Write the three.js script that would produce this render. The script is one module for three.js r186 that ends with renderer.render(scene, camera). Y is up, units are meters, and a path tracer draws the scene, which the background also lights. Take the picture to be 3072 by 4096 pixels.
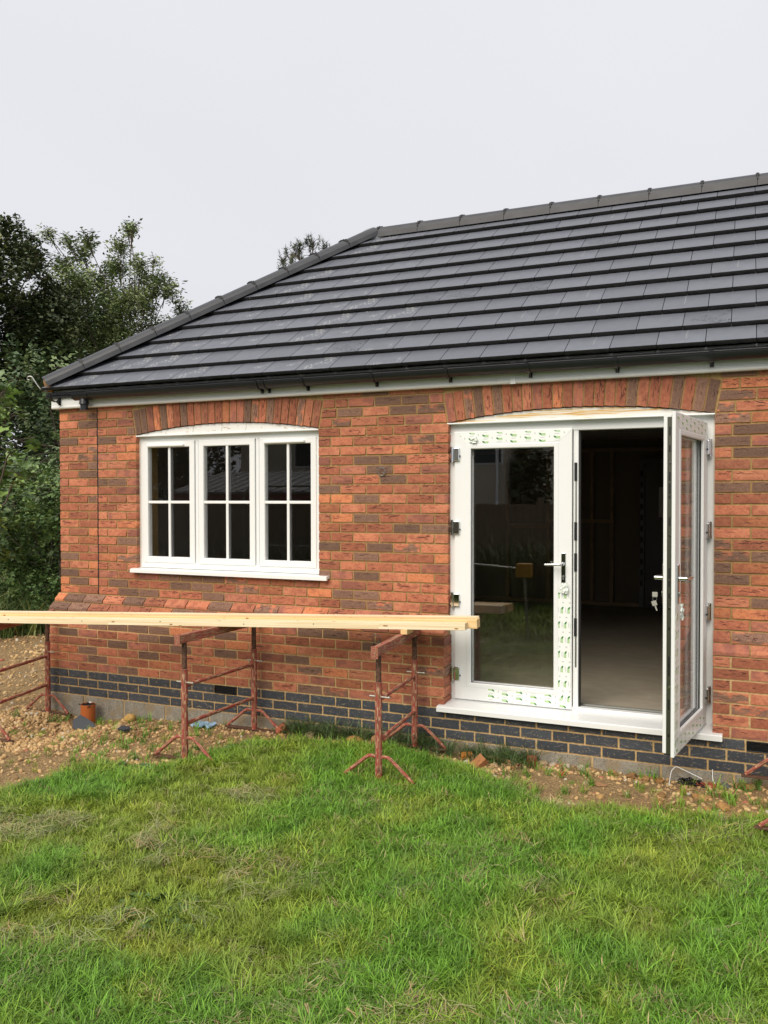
import * as THREE from 'three';
import { mergeGeometries } from 'three/addons/utils/BufferGeometryUtils.js';
import { RoundedBoxGeometry } from 'three/addons/geometries/RoundedBoxGeometry.js';

// ---------------------------------------------------------------- camera, sky, sun, exposure
const scene = new THREE.Scene();
const hash = (x, y, s) => { let h = (Math.imul(x, 374761393) + Math.imul(y, 668265263) + Math.imul(s, 974711)) | 0; h = Math.imul(h ^ (h >>> 13), 1274126177); return ((h ^ (h >>> 16)) >>> 0) / 4294967296; };
const vn = (x, y, s = 0) => { const xi = Math.floor(x), yi = Math.floor(y), fx = x - xi, fy = y - yi, u = fx * fx * (3 - 2 * fx), v = fy * fy * (3 - 2 * fy);
  const a = hash(xi, yi, s), b = hash(xi + 1, yi, s), c = hash(xi, yi + 1, s), d = hash(xi + 1, yi + 1, s); return a + (b - a) * u + (c - a) * v + (a - b - c + d) * u * v; };
const fbm = (x, y, s = 0, o = 4) => { let t = 0, w = 0.5, n = 0; for (let i = 0; i < o; i++) { t += w * vn(x, y, s + i * 17); n += w; x *= 2.03; y *= 2.03; w *= 0.5; } return t / n; };
const camera = new THREE.PerspectiveCamera(62.944, 768 / 1024, 0.05, 600);
camera.position.set(5.809, 1.932, 5.893);
camera.rotation.set(-0.018786, 0.408619, -0.001693, 'YXZ');
const renderer = new THREE.WebGLRenderer({ antialias: true });
renderer.toneMapping = THREE.LinearToneMapping;
renderer.toneMappingExposure = 2.2;
renderer.shadowMap.enabled = true;
{ // overcast sky: even pale cloud, a little brighter towards the zenith
  const W = 256, H = 128, a = new Float32Array(W * H * 4);
  for (let j = 0; j < H; j++) {
    const el = ((j + 0.5) / H - 0.5) * Math.PI, s = Math.max(0, Math.sin(el));
    for (let i = 0; i < W; i++) {
      const th = (i / W) * Math.PI * 2;
      const X = Math.cos(el) * Math.cos(th), Y = Math.sin(el) * 2.2, Z = Math.cos(el) * Math.sin(th);
      const cl = 1 + 0.09 * (fbm(X * 2.3 + Z * 1.1 + 20, Y * 2.6 + Z * 2.1 + 20, 3, 4) - 0.5);
      const L = (el < 0 ? 0.24 : 0.35 * (1 + 0.14 * s)) * cl, k = (j * W + i) * 4;
      a[k] = L * (0.978 + 0.01 * s); a[k + 1] = L * (0.99 + 0.01 * s); a[k + 2] = L * 1.05; a[k + 3] = 1;
    }
  }
  const sky = new THREE.DataTexture(a, W, H, THREE.RGBAFormat, THREE.FloatType);
  sky.mapping = THREE.EquirectangularReflectionMapping; sky.magFilter = THREE.LinearFilter; sky.needsUpdate = true;
  scene.background = sky; scene.environment = sky;
}
const sun = new THREE.DirectionalLight(0xfff3e2, 1.5);
sun.position.set(1.6, 13.2, 14.6); sun.target.position.set(3, 0, 0);
sun.shadow.radius = 85; sun.shadow.mapSize.set(2048, 2048);
Object.assign(sun.shadow.camera, { left: -16, right: 16, top: 16, bottom: -16, near: 1, far: 60 });
scene.add(sun, sun.target);

// ---------------------------------------------------------------- helpers
let seed = 1;
const rng = (s) => { let a = s >>> 0; return () => { a = (a + 0x6d2b79f5) | 0; let t = Math.imul(a ^ (a >>> 15), 1 | a); t = (t + Math.imul(t ^ (t >>> 7), 61 | t)) ^ t; return ((t ^ (t >>> 14)) >>> 0) / 4294967296; }; };
const clamp = (x, a = 0, b = 1) => Math.min(b, Math.max(a, x));
const lerp = (a, b, t) => a + (b - a) * t;
const sm = (a, b, x) => { const t = clamp((x - a) / (b - a)); return t * t * (3 - 2 * t); };
const mix3 = (a, b, t) => [lerp(a[0], b[0], t), lerp(a[1], b[1], t), lerp(a[2], b[2], t)];
const interp = (xs, ys, x) => { if (x <= xs[0]) return ys[0]; for (let i = 1; i < xs.length; i++) if (x <= xs[i]) return lerp(ys[i - 1], ys[i], (x - xs[i - 1]) / (xs[i] - xs[i - 1])); return ys[ys.length - 1]; };
function tex(w, h, fn, srgb = true, wrap = true) { // fn(i, j) -> [r, g, b] bytes
  const d = new Uint8Array(w * h * 4);
  for (let j = 0; j < h; j++) for (let i = 0; i < w; i++) { const c = fn(i, j), k = (j * w + i) * 4; d[k] = clamp(c[0], 0, 255); d[k + 1] = clamp(c[1], 0, 255); d[k + 2] = clamp(c[2], 0, 255); d[k + 3] = 255; }
  const t = new THREE.DataTexture(d, w, h); if (srgb) t.colorSpace = THREE.SRGBColorSpace;
  t.magFilter = THREE.LinearFilter; t.minFilter = THREE.LinearMipmapLinearFilter; t.generateMipmaps = true;
  if (wrap) t.wrapS = t.wrapT = THREE.RepeatWrapping; t.needsUpdate = true; return t;
}
const rep = (t, x, y) => { const c = t.clone(); c.repeat.set(x, y); c.needsUpdate = true; return c; };
const std = (o) => new THREE.MeshStandardMaterial({ roughness: 0.8, ...o });
const used = {};
const numbered = (n) => { used[n] = (used[n] ?? -1) + 1; return used[n] ? `${n}_${String(used[n]).padStart(3, '0')}` : n; };
function mesh(name, geo, mat, parent, pos, rot) { const m = new THREE.Mesh(geo, mat); m.name = name; if (pos) m.position.set(...pos); if (rot) m.rotation.set(...rot); if (parent) parent.add(m); return m; }
function tag(o, label, category, group) { o.userData.label = label; if (category) o.userData.category = category; if (group) o.userData.group = group; return o; }
function top(o, label, category, group) { o.name = numbered(o.name); tag(o, label, category, group); scene.add(o); return o; }
function thing(name, label, category, group, pos = [0, 0, 0], turn = 0) { const g = new THREE.Group(); g.name = name; g.position.set(...pos); g.rotation.y = turn; return top(g, label, category, group); }
const box = (x0, x1, y0, y1, z0, z1) => new THREE.BoxGeometry(x1 - x0, y1 - y0, z1 - z0).translate((x0 + x1) / 2, (y0 + y1) / 2, (z0 + z1) / 2);
const rbox = (x0, x1, y0, y1, z0, z1, r = 0.004) => new RoundedBoxGeometry(x1 - x0, y1 - y0, z1 - z0, 2, r).translate((x0 + x1) / 2, (y0 + y1) / 2, (z0 + z1) / 2);
const bar = (a, b, r, n = 10, r2 = r) => { // straight round bar between two points
  const A = new THREE.Vector3(...a), B = new THREE.Vector3(...b), d = B.clone().sub(A), g = new THREE.CylinderGeometry(r2, r, d.length(), n, 1);
  g.applyQuaternion(new THREE.Quaternion().setFromUnitVectors(new THREE.Vector3(0, 1, 0), d.clone().normalize())); const c = A.add(B).multiplyScalar(0.5); return g.translate(c.x, c.y, c.z); };
const tube = (pts, r, seg = 24, rad = 8, closed = false) => new THREE.TubeGeometry(new THREE.CatmullRomCurve3(pts.map((p) => new THREE.Vector3(...p)), closed, 'catmullrom', 0.2), seg, r, rad, closed);
const merge = (l) => mergeGeometries(l.map((g) => { const q = g.index ? g.toNonIndexed() : g; for (const k of Object.keys(q.attributes)) if (!['position', 'normal', 'uv', 'color'].includes(k)) q.deleteAttribute(k); return q; }));
// rectangular frame with bevelled arrises, front face at z = 0, body going back
function frameGeo(x0, x1, y0, y1, l, r, t, b, depth, bev = 0.005) {
  const s = new THREE.Shape([[x0 + bev, y0 + bev], [x1 - bev, y0 + bev], [x1 - bev, y1 - bev], [x0 + bev, y1 - bev]].map((p) => new THREE.Vector2(...p)));
  s.holes.push(new THREE.Path([[x0 + l + bev, y0 + b + bev], [x0 + l + bev, y1 - t - bev], [x1 - r - bev, y1 - t - bev], [x1 - r - bev, y0 + b + bev]].map((p) => new THREE.Vector2(...p))));
  return new THREE.ExtrudeGeometry(s, { depth: depth - 2 * bev, bevelEnabled: true, bevelSize: bev, bevelThickness: bev, bevelSegments: 2, curveSegments: 1 }).translate(0, 0, -depth + bev);
}
const extrudeX = (profile, x0, x1) => { // profile: [z, y] points, swept from x0 to x1
  const s = new THREE.Shape(profile.map(([z, y]) => new THREE.Vector2(-z, y)));
  return new THREE.ExtrudeGeometry(s, { depth: x1 - x0, bevelEnabled: false }).rotateY(Math.PI / 2).translate(x0, 0, 0);
};

// ---------------------------------------------------------------- ground height (metres)
const groundY = (x, z) => {
  const wall = interp([-3, -0.6, 0, 0.3, 0.55, 0.8, 1.15, 2.2, 2.7, 3.5, 4, 4.45, 5.5, 5.8, 6.3, 7], [-0.04, -0.03, -0.015, -0.045, -0.065, -0.02, 0.015, 0.06, 0.075, 0.085, 0.058, 0.072, 0.06, 0.085, 0.14, 0.12], x);
  const lawn = interp([-6, 0, 1.5, 3, 5, 8], [-0.05, -0.01, 0.04, 0.06, 0.075, 0.08], x);
  return lerp(wall, lawn, sm(0.5, 1.5, z)) + 0.02 * (fbm(x * 1.3 + 40, z * 1.3 + 9, 5, 3) - 0.5);
};
const edgeX = [-9, 0.9, 1.25, 1.5, 1.65, 1.85, 2.08, 2.3, 2.45, 2.6, 2.85, 3.2, 3.6, 3.92, 4.18, 4.42, 4.84, 5.23, 5.56, 5.94, 9];
const edgeZ = [4.2, 2.7, 2.0, 1.5, 1.28, 1.3, 1.3, 1.0, 0.62, 0.5, 0.32, 0.3, 0.36, 0.46, 0.56, 0.76, 0.9, 0.92, 0.78, 0.66, 0.7];
const grassEdge = (x) => interp(edgeX, edgeZ, x);
const bare = (x, z, X, Z, r) => 0.7 * Math.exp(-((x - X) ** 2 + (z - Z) ** 2) / (r * r));
const grassy = (x, z) => z - grassEdge(x) - bare(x, z, 1.3, 1.7, 0.3) - bare(x, z, 1.62, 2.3, 0.14) - bare(x, z, 1.05, 2.2, 0.3) + 0.55 * (fbm(x * 3.1, z * 3.1, 31, 3) - 0.5); // > 0: turf

// ---------------------------------------------------------------- textures and materials
const CX = 6, CY = 18, brickTypes = []; // 108 brick faces, each cell 215 x 65 mm
const KIND = []; for (let i = 0; i < CX * CY; i++) KIND.push(i < 38 ? 'red' : i < 62 ? 'creased' : i < 76 ? 'dusky' : i < 90 ? 'mixed' : 'dark');
const cellsOf = (k) => KIND.map((t, i) => (t === k ? i : -1)).filter((i) => i >= 0);
const CELLS = { red: [...cellsOf('red'), ...cellsOf('creased')], dusky: cellsOf('dusky'), mixed: cellsOf('mixed'), dark: cellsOf('dark') };
const brickBump = new Uint8Array(1024 * 1024);
const creaseSets = KIND.map((t, i) => { const r = rng(900 + i), n = t === 'creased' ? 5 + Math.floor(r() * 5) : t === 'red' ? (r() < 0.45 ? 2 : 0) : t === 'mixed' ? 4 : t === 'dark' ? 2 : 1; const l = [];
  for (let k = 0; k < n; k++) { const a0 = r() * 170 + 5, len = 18 + r() * 55; l.push([a0, a0 + len, 32 + r() * 28 - (r() < 0.25 ? 18 : 0), 2 + r() * 4.5, r() * 99, 1.4 + r() * 2]); } return l; });
const brickMap = tex(1024, 1024, (i, j) => {
  const cw = 1024 / CX, ch = 1024 / CY, ci = Math.min(CX - 1, Math.floor(i / cw)), cj = Math.min(CY - 1, Math.floor(j / ch)), id = cj * CX + ci, t = KIND[id];
  const a = ((i - ci * cw) / cw) * 215, b = ((j - cj * ch) / ch) * 65, S = id * 7 + 3;
  const big = fbm(a / 60 + id * 3.7, b / 40, S, 3), mid = fbm(a / 14, b / 10, S + 50, 3), fine = vn(a / 2.2, b / 2, S + 90), grit = vn(a / 1.1, b / 1.1, S + 120);
  const hue = hash(id, 3, 7), val = 0.84 + 0.26 * hash(id, 5, 1);
  let c = mix3([188, 108, 78], [200, 127, 94], hue); if (hue > 0.9) c = [208, 126, 84];
  c = mix3(c, [160, 89, 66], sm(0.42, 0.75, big) * 0.5); c = mix3(c, [202, 136, 104], sm(0.52, 0.8, mid) * 0.4); c = mix3(c, [128, 70, 54], sm(0.55, 0.75, 1 - mid) * 0.28);
  if (t === 'dusky') c = mix3(c, [148, 92, 78], 0.35 + 0.5 * sm(0.35, 0.7, big));
  let h = 150 + 50 * (mid - 0.5) + 26 * (fine - 0.5) + 18 * (grit - 0.5);
  if (t === 'mixed' || t === 'dark') {
    const m = t === 'dark' ? sm(0.12, 0.3, big + 0.25) : sm(0.4, 0.62, big + 0.35 * (0.5 - Math.abs(b / 65 - 0.35)));
    let d = mix3([122, 90, 75], [154, 118, 97], mid); d = mix3(d, [70, 54, 50], sm(0.52, 0.68, fine) * 0.85); d = mix3(d, c, 0.12 + 0.25 * (1 - sm(0.5, 7, Math.min(a, 215 - a, b, 65 - b)))); d = mix3(d, [172, 132, 104], sm(0.64, 0.8, grit) * 0.8);
    c = mix3(c, d, m); h += m * (60 * (fine - 0.5) + 34 * (grit - 0.5));
  } else { c = mix3(c, [80, 44, 38], sm(0.74, 0.88, grit) * sm(0.42, 0.6, fbm(a / 22 + 7, b / 16, S + 33, 2)) * 0.85); c = mix3(c, [228, 190, 160], sm(0.965, 0.99, grit) * 0.8); }
  let cr = 0; for (const [a0, a1, y0, am, ph, th] of creaseSets[id]) if (a > a0 && a < a1) { const y = y0 + am * (vn(a / 9 + ph, ph, 4) - 0.5) * 2 + 3 * Math.sin((a - a0) / (a1 - a0) * 3.1), e = Math.abs(b - y), w = th * Math.sqrt(Math.sin(Math.PI * (a - a0) / (a1 - a0)) + 0.02); cr = Math.max(cr, 1 - sm(w * 0.6, w * 1.25, e)); if (b > y && b < y + 5) h += 22 * (1 - (b - y) / 5); }
  h -= cr * 120; c = mix3(c, [70, 36, 30], cr * 0.7);
  const ed = Math.min(a, 215 - a, b, 65 - b); c = mix3(c, [196, 138, 96], (1 - sm(0.4, 2.6, ed + 2 * (mid - 0.5))) * 0.5);
  brickBump[j * 1024 + i] = clamp(h, 0, 255);
  const q = val * (0.92 + 0.12 * fine); return [c[0] * q * 0.965, c[1] * q, c[2] * q * 1.02];
}, true, false);
const brickBumpMap = tex(1024, 1024, (i, j) => { const v = brickBump[j * 1024 + i]; return [v, v, v]; }, false, false);
const brickMat = std({ map: brickMap, bumpMap: brickBumpMap, bumpScale: 0.004, roughness: 0.92 });
const BX = 4, BY = 8;
const blueMap = tex(768, 384, (i, j) => {
  const cw = 768 / BX, ch = 384 / BY, ci = Math.floor(i / cw), cj = Math.floor(j / ch), id = cj * BX + ci, a = ((i - ci * cw) / cw) * 215, b = ((j - cj * ch) / ch) * 65, S = id * 13;
  let c = mix3([58, 63, 70], [76, 81, 89], fbm(a / 30, b / 20, S, 3)); c = mix3(c, [48, 51, 57], hash(id, 1, 9) * 0.5);
  const ed = Math.min(a, 215 - a, b, 65 - b), sme = fbm(a / 12, b / 9, S + 9, 3);
  c = mix3(c, [178, 150, 108], sm(0.7, 0.78, sme + 0.13 * (1 - sm(0, 6, ed))) * 0.6); c = mix3(c, [196, 188, 172], sm(0.86, 0.93, vn(a / 3, b / 14, S + 5)) * sm(0.55, 0.75, fbm(a / 25, b / 25, S + 3, 2)) * 0.6);
  const scr = Math.abs((a * 0.35 - b + 40 * hash(id, 8, 2)) % 47 - 20); if (scr < 0.9 && hash(id, Math.floor(a / 30), 6) > 0.72) c = mix3(c, [190, 180, 165], 0.55);
  return c; }, true, false);
const blueMat = std({ map: blueMap, roughness: 0.62 });
const grain = (w, h, sx, sy, lo, hi, s, o = 4) => tex(w, h, (i, j) => { const P = (x, y) => fbm(x / sx, y / sy, s, o), u = i / w, v = j / h; // tileable blend
  const n = lerp(lerp(P(i, j), P(i - w, j), u), lerp(P(i, j - h), P(i - w, j - h), u), v); return mix3(lo, hi, sm(0.25, 0.75, n + 0.18 * (hash(i, j, s) - 0.5))); });
const mortarMat = std({ map: rep(grain(256, 256, 9, 9, [142, 115, 72], [170, 142, 94], 3), 2.5, 2.5), roughness: 0.95 });
const paleMortarMat = std({ map: rep(grain(256, 256, 9, 9, [176, 146, 100], [206, 178, 132], 8), 2.5, 2.5), roughness: 0.95 });
const blockTex = tex(512, 512, (i, j) => { const n = fbm(i / 40, j / 40, 61, 3), g = hash(i >> 1, j >> 1, 2), p = vn(i / 4, j / 4, 62); let c = mix3([126, 122, 112], [158, 152, 138], n); c = mix3(c, [88, 84, 76], sm(0.68, 0.8, p) * 0.7); c = mix3(c, [186, 178, 162], sm(0.84, 0.95, g) * 0.7); return mix3(c, [150, 122, 82], sm(0.5, 0.75, fbm(i / 80, j / 60, 66, 2)) * 0.35); });
const blockMat = std({ map: rep(blockTex, 1.8, 1.8), bumpMap: rep(blockTex, 1.8, 1.8), bumpScale: 0.003, roughness: 0.97 });
const pvcMat = std({ color: 0xe9ecec, roughness: 0.32 });
const pvcInner = std({ color: 0xdfe3e4, roughness: 0.4 });
const siliconeMat = std({ color: 0xdcd6cc, roughness: 0.5 });
const glassMat = new THREE.MeshPhysicalMaterial({ color: 0xffffff, roughness: 0, metalness: 0, transmission: 1, thickness: 0, ior: 1.52 });
const blackMat = std({ color: 0x141516, roughness: 0.55 });
const gutterMat = std({ color: 0x1f2225, roughness: 0.3 });
const chromeMat = std({ color: 0xe2e4e5, metalness: 1, roughness: 0.08 });
const steelMat = std({ color: 0x9a9c98, metalness: 0.9, roughness: 0.38 });
const zincMat = std({ color: 0xb8b7ae, metalness: 0.7, roughness: 0.5 });
const greyPlastic = std({ color: 0x77787a, roughness: 0.6 });
// roof tiles: 4 x 2 cells, some with pale scuffs, streaks or dark specks
const tileMap = tex(1024, 512, (i, j) => {
  const ci = Math.floor(i / 256), cj = Math.floor(j / 256), id = cj * 4 + ci, a = (i - ci * 256) / 256, b = (j - cj * 256) / 256, S = id * 31 + 7;
  let v = 104 + 10 * (fbm(a * 5, b * 4, S, 4) - 0.5) + 7 * (fbm(a * 2 + 9, b * 30, S + 4, 2) - 0.5) + 6 * (hash(i, j, 3) - 0.5) + 9 * (hash(id, 2, 2) - 0.5), c = [v * 0.96, v, v * 1.085];
  if (id < 3) { const q = fbm(a * 3 + 3, b * 5, S + 8, 2), r = vn(a * 34 + b * 20, b * 46 - a * 14, S + 6); c = mix3(c, [202, 202, 198], sm(0.55, 0.68, q) * sm(0.56, 0.8, r) * 0.85 * sm(0.02, 0.25, a) * sm(0.02, 0.25, 1 - a)); }
  if (id === 3 || id === 4) { const x = 0.25 + 0.5 * hash(id, 4, 4) + 0.02 * (vn(b * 6, 1, S) - 0.5); c = mix3(c, [150, 150, 148], (1 - sm(0.004, 0.012, Math.abs(a - x))) * sm(0.2, 0.3, b) * 0.7); }
  if (id === 5) c = mix3(c, [26, 26, 28], sm(0.7, 0.76, vn(a * 50, b * 50, S)) * sm(0.5, 0.6, fbm(a * 3, b * 3, S + 2, 2)));
  c = mix3(c, [170, 170, 168], sm(0.985, 0.995, vn(a * 60, b * 60, S + 77)) * 0.8);
  return c; }, true, false);
const tileMat = std({ map: tileMap, roughness: 0.44 });
const rivenTex = grain(256, 128, 7, 5, [12, 12, 13], [46, 46, 47], 71, 4);
const rivenMat = std({ map: rep(rivenTex, 2, 1), bumpMap: rep(rivenTex, 2, 1), bumpScale: 0.006, roughness: 0.8 });
const ridgeMat = std({ map: rep(grain(256, 256, 40, 40, [52, 54, 58], [66, 68, 72], 77), 1, 1), roughness: 0.5 });
const woodTex = (lo, hi, dk, s) => tex(1024, 128, (i, j) => { const x = i / 1024 * 4, y = j / 128; let n = fbm(x * 1.2, y * 16 + 2.2 * fbm(x * 0.9, y * 1.6, s + 2, 2), s, 4); let c = mix3(lo, hi, sm(0.25, 0.75, n)); c = mix3(c, dk, sm(0.62, 0.72, fbm(x * 0.7, y * 26 + 3 * fbm(x, y * 2, s + 5, 2), s + 9, 2)) * 0.4);
  for (let k = 0; k < 9; k++) { const kx = hash(k, 1, s) * 4, ky = hash(k, 2, s), d = Math.hypot((x - kx) * 9, (y - ky) * 6); c = mix3(c, [128, 78, 40], (1 - sm(0.12, 0.3, d)) * 0.85); } return c; });
const pineMat = std({ map: woodTex([230, 208, 168], [244, 230, 198], [216, 182, 132], 11), roughness: 0.75 });
const amberMat = std({ map: woodTex([222, 186, 128], [236, 206, 154], [204, 158, 98], 19), roughness: 0.75 });
const studMat = std({ map: woodTex([158, 134, 102], [178, 154, 120], [134, 108, 76], 23), roughness: 0.85 });
const rustTex = tex(512, 512, (i, j) => { const u = i / 512, v = j / 512, n = fbm(u * 9, v * 9, 81, 4), m = fbm(u * 22, v * 22, 85, 3); let c = mix3([160, 72, 61], [142, 64, 55], m); c = mix3(c, [148, 102, 78], sm(0.46, 0.56, n)); c = mix3(c, [92, 60, 48], sm(0.64, 0.7, n) * 0.8); c = mix3(c, [190, 162, 130], sm(0.58, 0.66, fbm(u * 14 + 5, v * 14, 88, 3)) * 0.8); return c; });
const rustMat = std({ map: rep(rustTex, 1, 1), roughness: 0.8 });
const tubeMat = std({ map: rep(grain(128, 128, 14, 14, [72, 50, 40], [118, 86, 68], 91), 1, 2), roughness: 0.7, metalness: 0.25 });
const soilTex = tex(1024, 1024, (i, j) => { const P = (x, y) => fbm(x / 90, y / 90, 101, 4), Q = (x, y) => fbm(x / 7, y / 7, 105, 3), u = i / 1024, v = j / 1024, B = (F) => lerp(lerp(F(i, j), F(i - 1024, j), u), lerp(F(i, j - 1024), F(i - 1024, j - 1024), u), v);
  const n = B(P), m = B(Q), g = hash(i, j, 4); let k = 0.62 + 0.36 * sm(0.3, 0.7, m) + 0.16 * (g - 0.5) + 0.3 * (n - 0.5); return [236 * k, 232 * k, 222 * k]; });
const film = (() => { const c = document.createElement('canvas'); c.width = 512; c.height = 228; const x = c.getContext('2d'); x.fillStyle = '#eef2f0'; x.fillRect(0, 0, 512, 228);
  const logo = (px, py) => { x.fillStyle = '#2f7a3a'; x.beginPath(); x.moveTo(px, py - 26); x.quadraticCurveTo(px + 46, py - 30, px + 52, py + 14); x.quadraticCurveTo(px + 4, py + 14, px, py - 26); x.fill(); x.fillStyle = '#6aae2e'; x.beginPath(); x.moveTo(px + 44, py - 15); x.lineTo(px + 118, py - 15); x.lineTo(px + 112, py + 15); x.lineTo(px + 40, py + 15); x.fill(); x.fillStyle = '#f4f8ee'; x.font = 'bold 25px sans-serif'; x.fillText('LEKO', px + 47, py + 9); x.fillStyle = '#48a05a'; x.fillRect(px + 30, py + 23, 92, 4);
    x.fillStyle = '#8d9996'; x.fillRect(px + 8, py + 50, 104, 3); x.fillRect(px + 26, py + 57, 70, 3); x.beginPath(); x.arc(px + 186, py + 34, 9, 0, 7); x.lineWidth = 4; x.strokeStyle = '#7c8784'; x.stroke(); x.fillRect(px + 176, py + 48, 20, 4); };
  logo(14, 46); logo(14, 160); logo(270, -11); logo(270, 103); logo(270, 217);
  const t = new THREE.CanvasTexture(c); t.colorSpace = THREE.SRGBColorSpace; t.wrapS = t.wrapT = THREE.RepeatWrapping; return t; })();
const filmMat = std({ map: rep(film, 1 / 0.21, 1 / 0.094), roughness: 0.35 }); // uv in metres
const stainMat = std({ map: tex(1024, 128, (i, j) => { const u = i / 1024, v = j / 128; let c = [226, 226, 220]; const n = fbm(u * 7, v * 9, 121, 4), s = fbm(u * 5, v * 30, 125, 3); c = mix3(c, [214, 162, 74], sm(0.44, 0.6, n) * sm(0.34, 0.58, s) * 0.85); c = mix3(c, [150, 96, 40], sm(0.66, 0.74, n) * sm(0.5, 0.7, s) * 0.6); return c; }), roughness: 0.5 });
const scuffMat = std({ map: tex(1024, 128, (i, j) => { const u = i / 1024, v = j / 128; let c = [230, 231, 228]; c = mix3(c, [176, 140, 96], sm(0.74, 0.8, fbm(u * 40, v * 12, 131, 3)) * 0.7); for (const k of [0.33, 0.49, 0.62]) c = mix3(c, [120, 110, 100], (1 - sm(0.0006, 0.0016, Math.abs(u - k - 0.004 * vn(v * 4, k, 3)))) * 0.6 * sm(0.2, 0.3, v)); return c; }), roughness: 0.45 });
const screedMat = std({ map: rep(grain(256, 256, 30, 30, [140, 132, 116], [164, 156, 140], 141), 0.5, 0.5), roughness: 0.9 });
const sheathingMat = std({ color: 0x857a66, roughness: 0.9 });

// ---------------------------------------------------------------- ground
{
  const line = (spec) => { const o = []; for (const [a, b, n] of spec) for (let i = 0; i < n; i++) o.push(a + (b - a) * i / n); o.push(spec[spec.length - 1][1]); return o; };
  const xs = line([[-220, -40, 8], [-40, -9, 14], [-9, -1, 80], [-1, 8, 260], [8, 20, 24], [20, 220, 10]]), zs = line([[-220, -30, 8], [-30, -6, 18], [-6, 0, 60], [0, 4.5, 150], [4.5, 20, 40], [20, 220, 10]]);
  const P = [], N = xs.length, Mz = zs.length, U = [], I = [], Cc = [];
  for (let j = 0; j < Mz; j++) for (let i = 0; i < N; i++) {
    const x = xs[i], z = zs[j], near = x > -9 && x < 9 && z > -6 && z < 6, g = grassy(x, z), t = near ? sm(-0.1, 0.12, g) : z > 1 || x > 9 ? 1 : z < -5.5 || x < -8 ? 1 : 0.2;
    let y = groundY(clamp(x, -9, 9), clamp(z, -6, 6)); if (near) y += (1 - t) * 0.026 * (fbm(x * 9, z * 9, 51, 3) - 0.5);
    P.push(x, y, z); U.push(x / 1.1, z / 1.1);
    const n = fbm(x * 2.2, z * 2.2, 57, 3), m = fbm(x * 0.9 + 20, z * 0.9, 58, 2);
    let c = mix3([0.52, 0.34, 0.16], [0.64, 0.455, 0.24], n); c = mix3(c, [0.65, 0.43, 0.18], sm(0.55, 0.7, m) * 0.6); c = mix3(c, [0.05, 0.058, 0.02], t); Cc.push(...c);
  }
  for (let j = 0; j < Mz - 1; j++) for (let i = 0; i < N - 1; i++) { const a = j * N + i; I.push(a, a + N, a + 1, a + 1, a + N, a + N + 1); }
  const g = new THREE.BufferGeometry(); g.setAttribute('position', new THREE.Float32BufferAttribute(P, 3)); g.setAttribute('uv', new THREE.Float32BufferAttribute(U, 2)); g.setAttribute('color', new THREE.Float32BufferAttribute(Cc, 3)); g.setIndex(I); g.computeVertexNormals();
  const m = mesh('ground', g, std({ map: soilTex, bumpMap: soilTex, bumpScale: 0.012, vertexColors: true, roughness: 0.98 }), scene); m.userData.kind = 'structure'; tag(m, 'bare ochre soil and gravel by the house turning to lawn');
}

// ---------------------------------------------------------------- the bungalow
const XR = 8.8; // right end, out of view
const house = thing('bungalow', 'single-storey red brick bungalow under a dark grey tiled hipped roof', 'house');
const WIN = { x0: 0.88, x1: 2.69, y0: 1.275, ys: 2.475, R: 5.5 }, DOOR = { x0: 3.776, x1: 5.617, y0: 0.375, ys: 2.475, R: 5.34 };
for (const o of [WIN, DOOR]) { o.xc = (o.x0 + o.x1) / 2; o.hs = (o.x1 - o.x0) / 2; o.rise = o.R - Math.sqrt(o.R * o.R - o.hs * o.hs); o.yc = o.ys + o.rise - o.R; o.th = Math.asin(o.hs / o.R); }
function openingPath(o, y0, grow) { const p = new THREE.Path(); p.moveTo(o.x0 - grow, y0); p.lineTo(o.x0 - grow, o.ys); for (let k = 0; k <= 16; k++) { const a = lerp(-o.th, o.th, k / 16); p.lineTo(o.xc + (o.R + grow) * Math.sin(a), o.yc + (o.R + grow) * Math.cos(a)); } p.lineTo(o.x1 + grow, y0); p.closePath(); return p; }
// wall bodies (mortar colour shows in the joints)
const doorCut = openingPath(DOOR, 0.9, 0.004).getPoints().slice(0, -1);
const wallShape = new THREE.Shape([new THREE.Vector2(0.004, 0.9), ...doorCut, new THREE.Vector2(XR, 0.9), new THREE.Vector2(XR, 2.9), new THREE.Vector2(0.004, 2.9)]);
wallShape.holes.push(openingPath(WIN, WIN.y0, 0.004));
const frontWall = mesh('front_wall', new THREE.ExtrudeGeometry(wallShape, { depth: 0.291, bevelEnabled: false }).translate(0, 0, -0.3), mortarMat, house);
frontWall.material.map.repeat.set(2.5, 2.5);
const PL = 0.112, XL = -0.03;
const lowShape = [[XL + 0.004, -0.5], [XR, -0.5], [XR, 0.9], [DOOR.x1 + 0.004, 0.9], [DOOR.x1 + 0.004, 0.37], [DOOR.x0 - 0.004, 0.37], [DOOR.x0 - 0.004, 0.9], [XL + 0.004, 0.9]];
const plinthWall = mesh('plinth_wall', new THREE.ExtrudeGeometry(new THREE.Shape(lowShape.map((p) => new THREE.Vector2(...p))), { depth: PL - 0.008 + 0.3, bevelEnabled: false }).translate(0, 0, -0.3), paleMortarMat, house);
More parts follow.
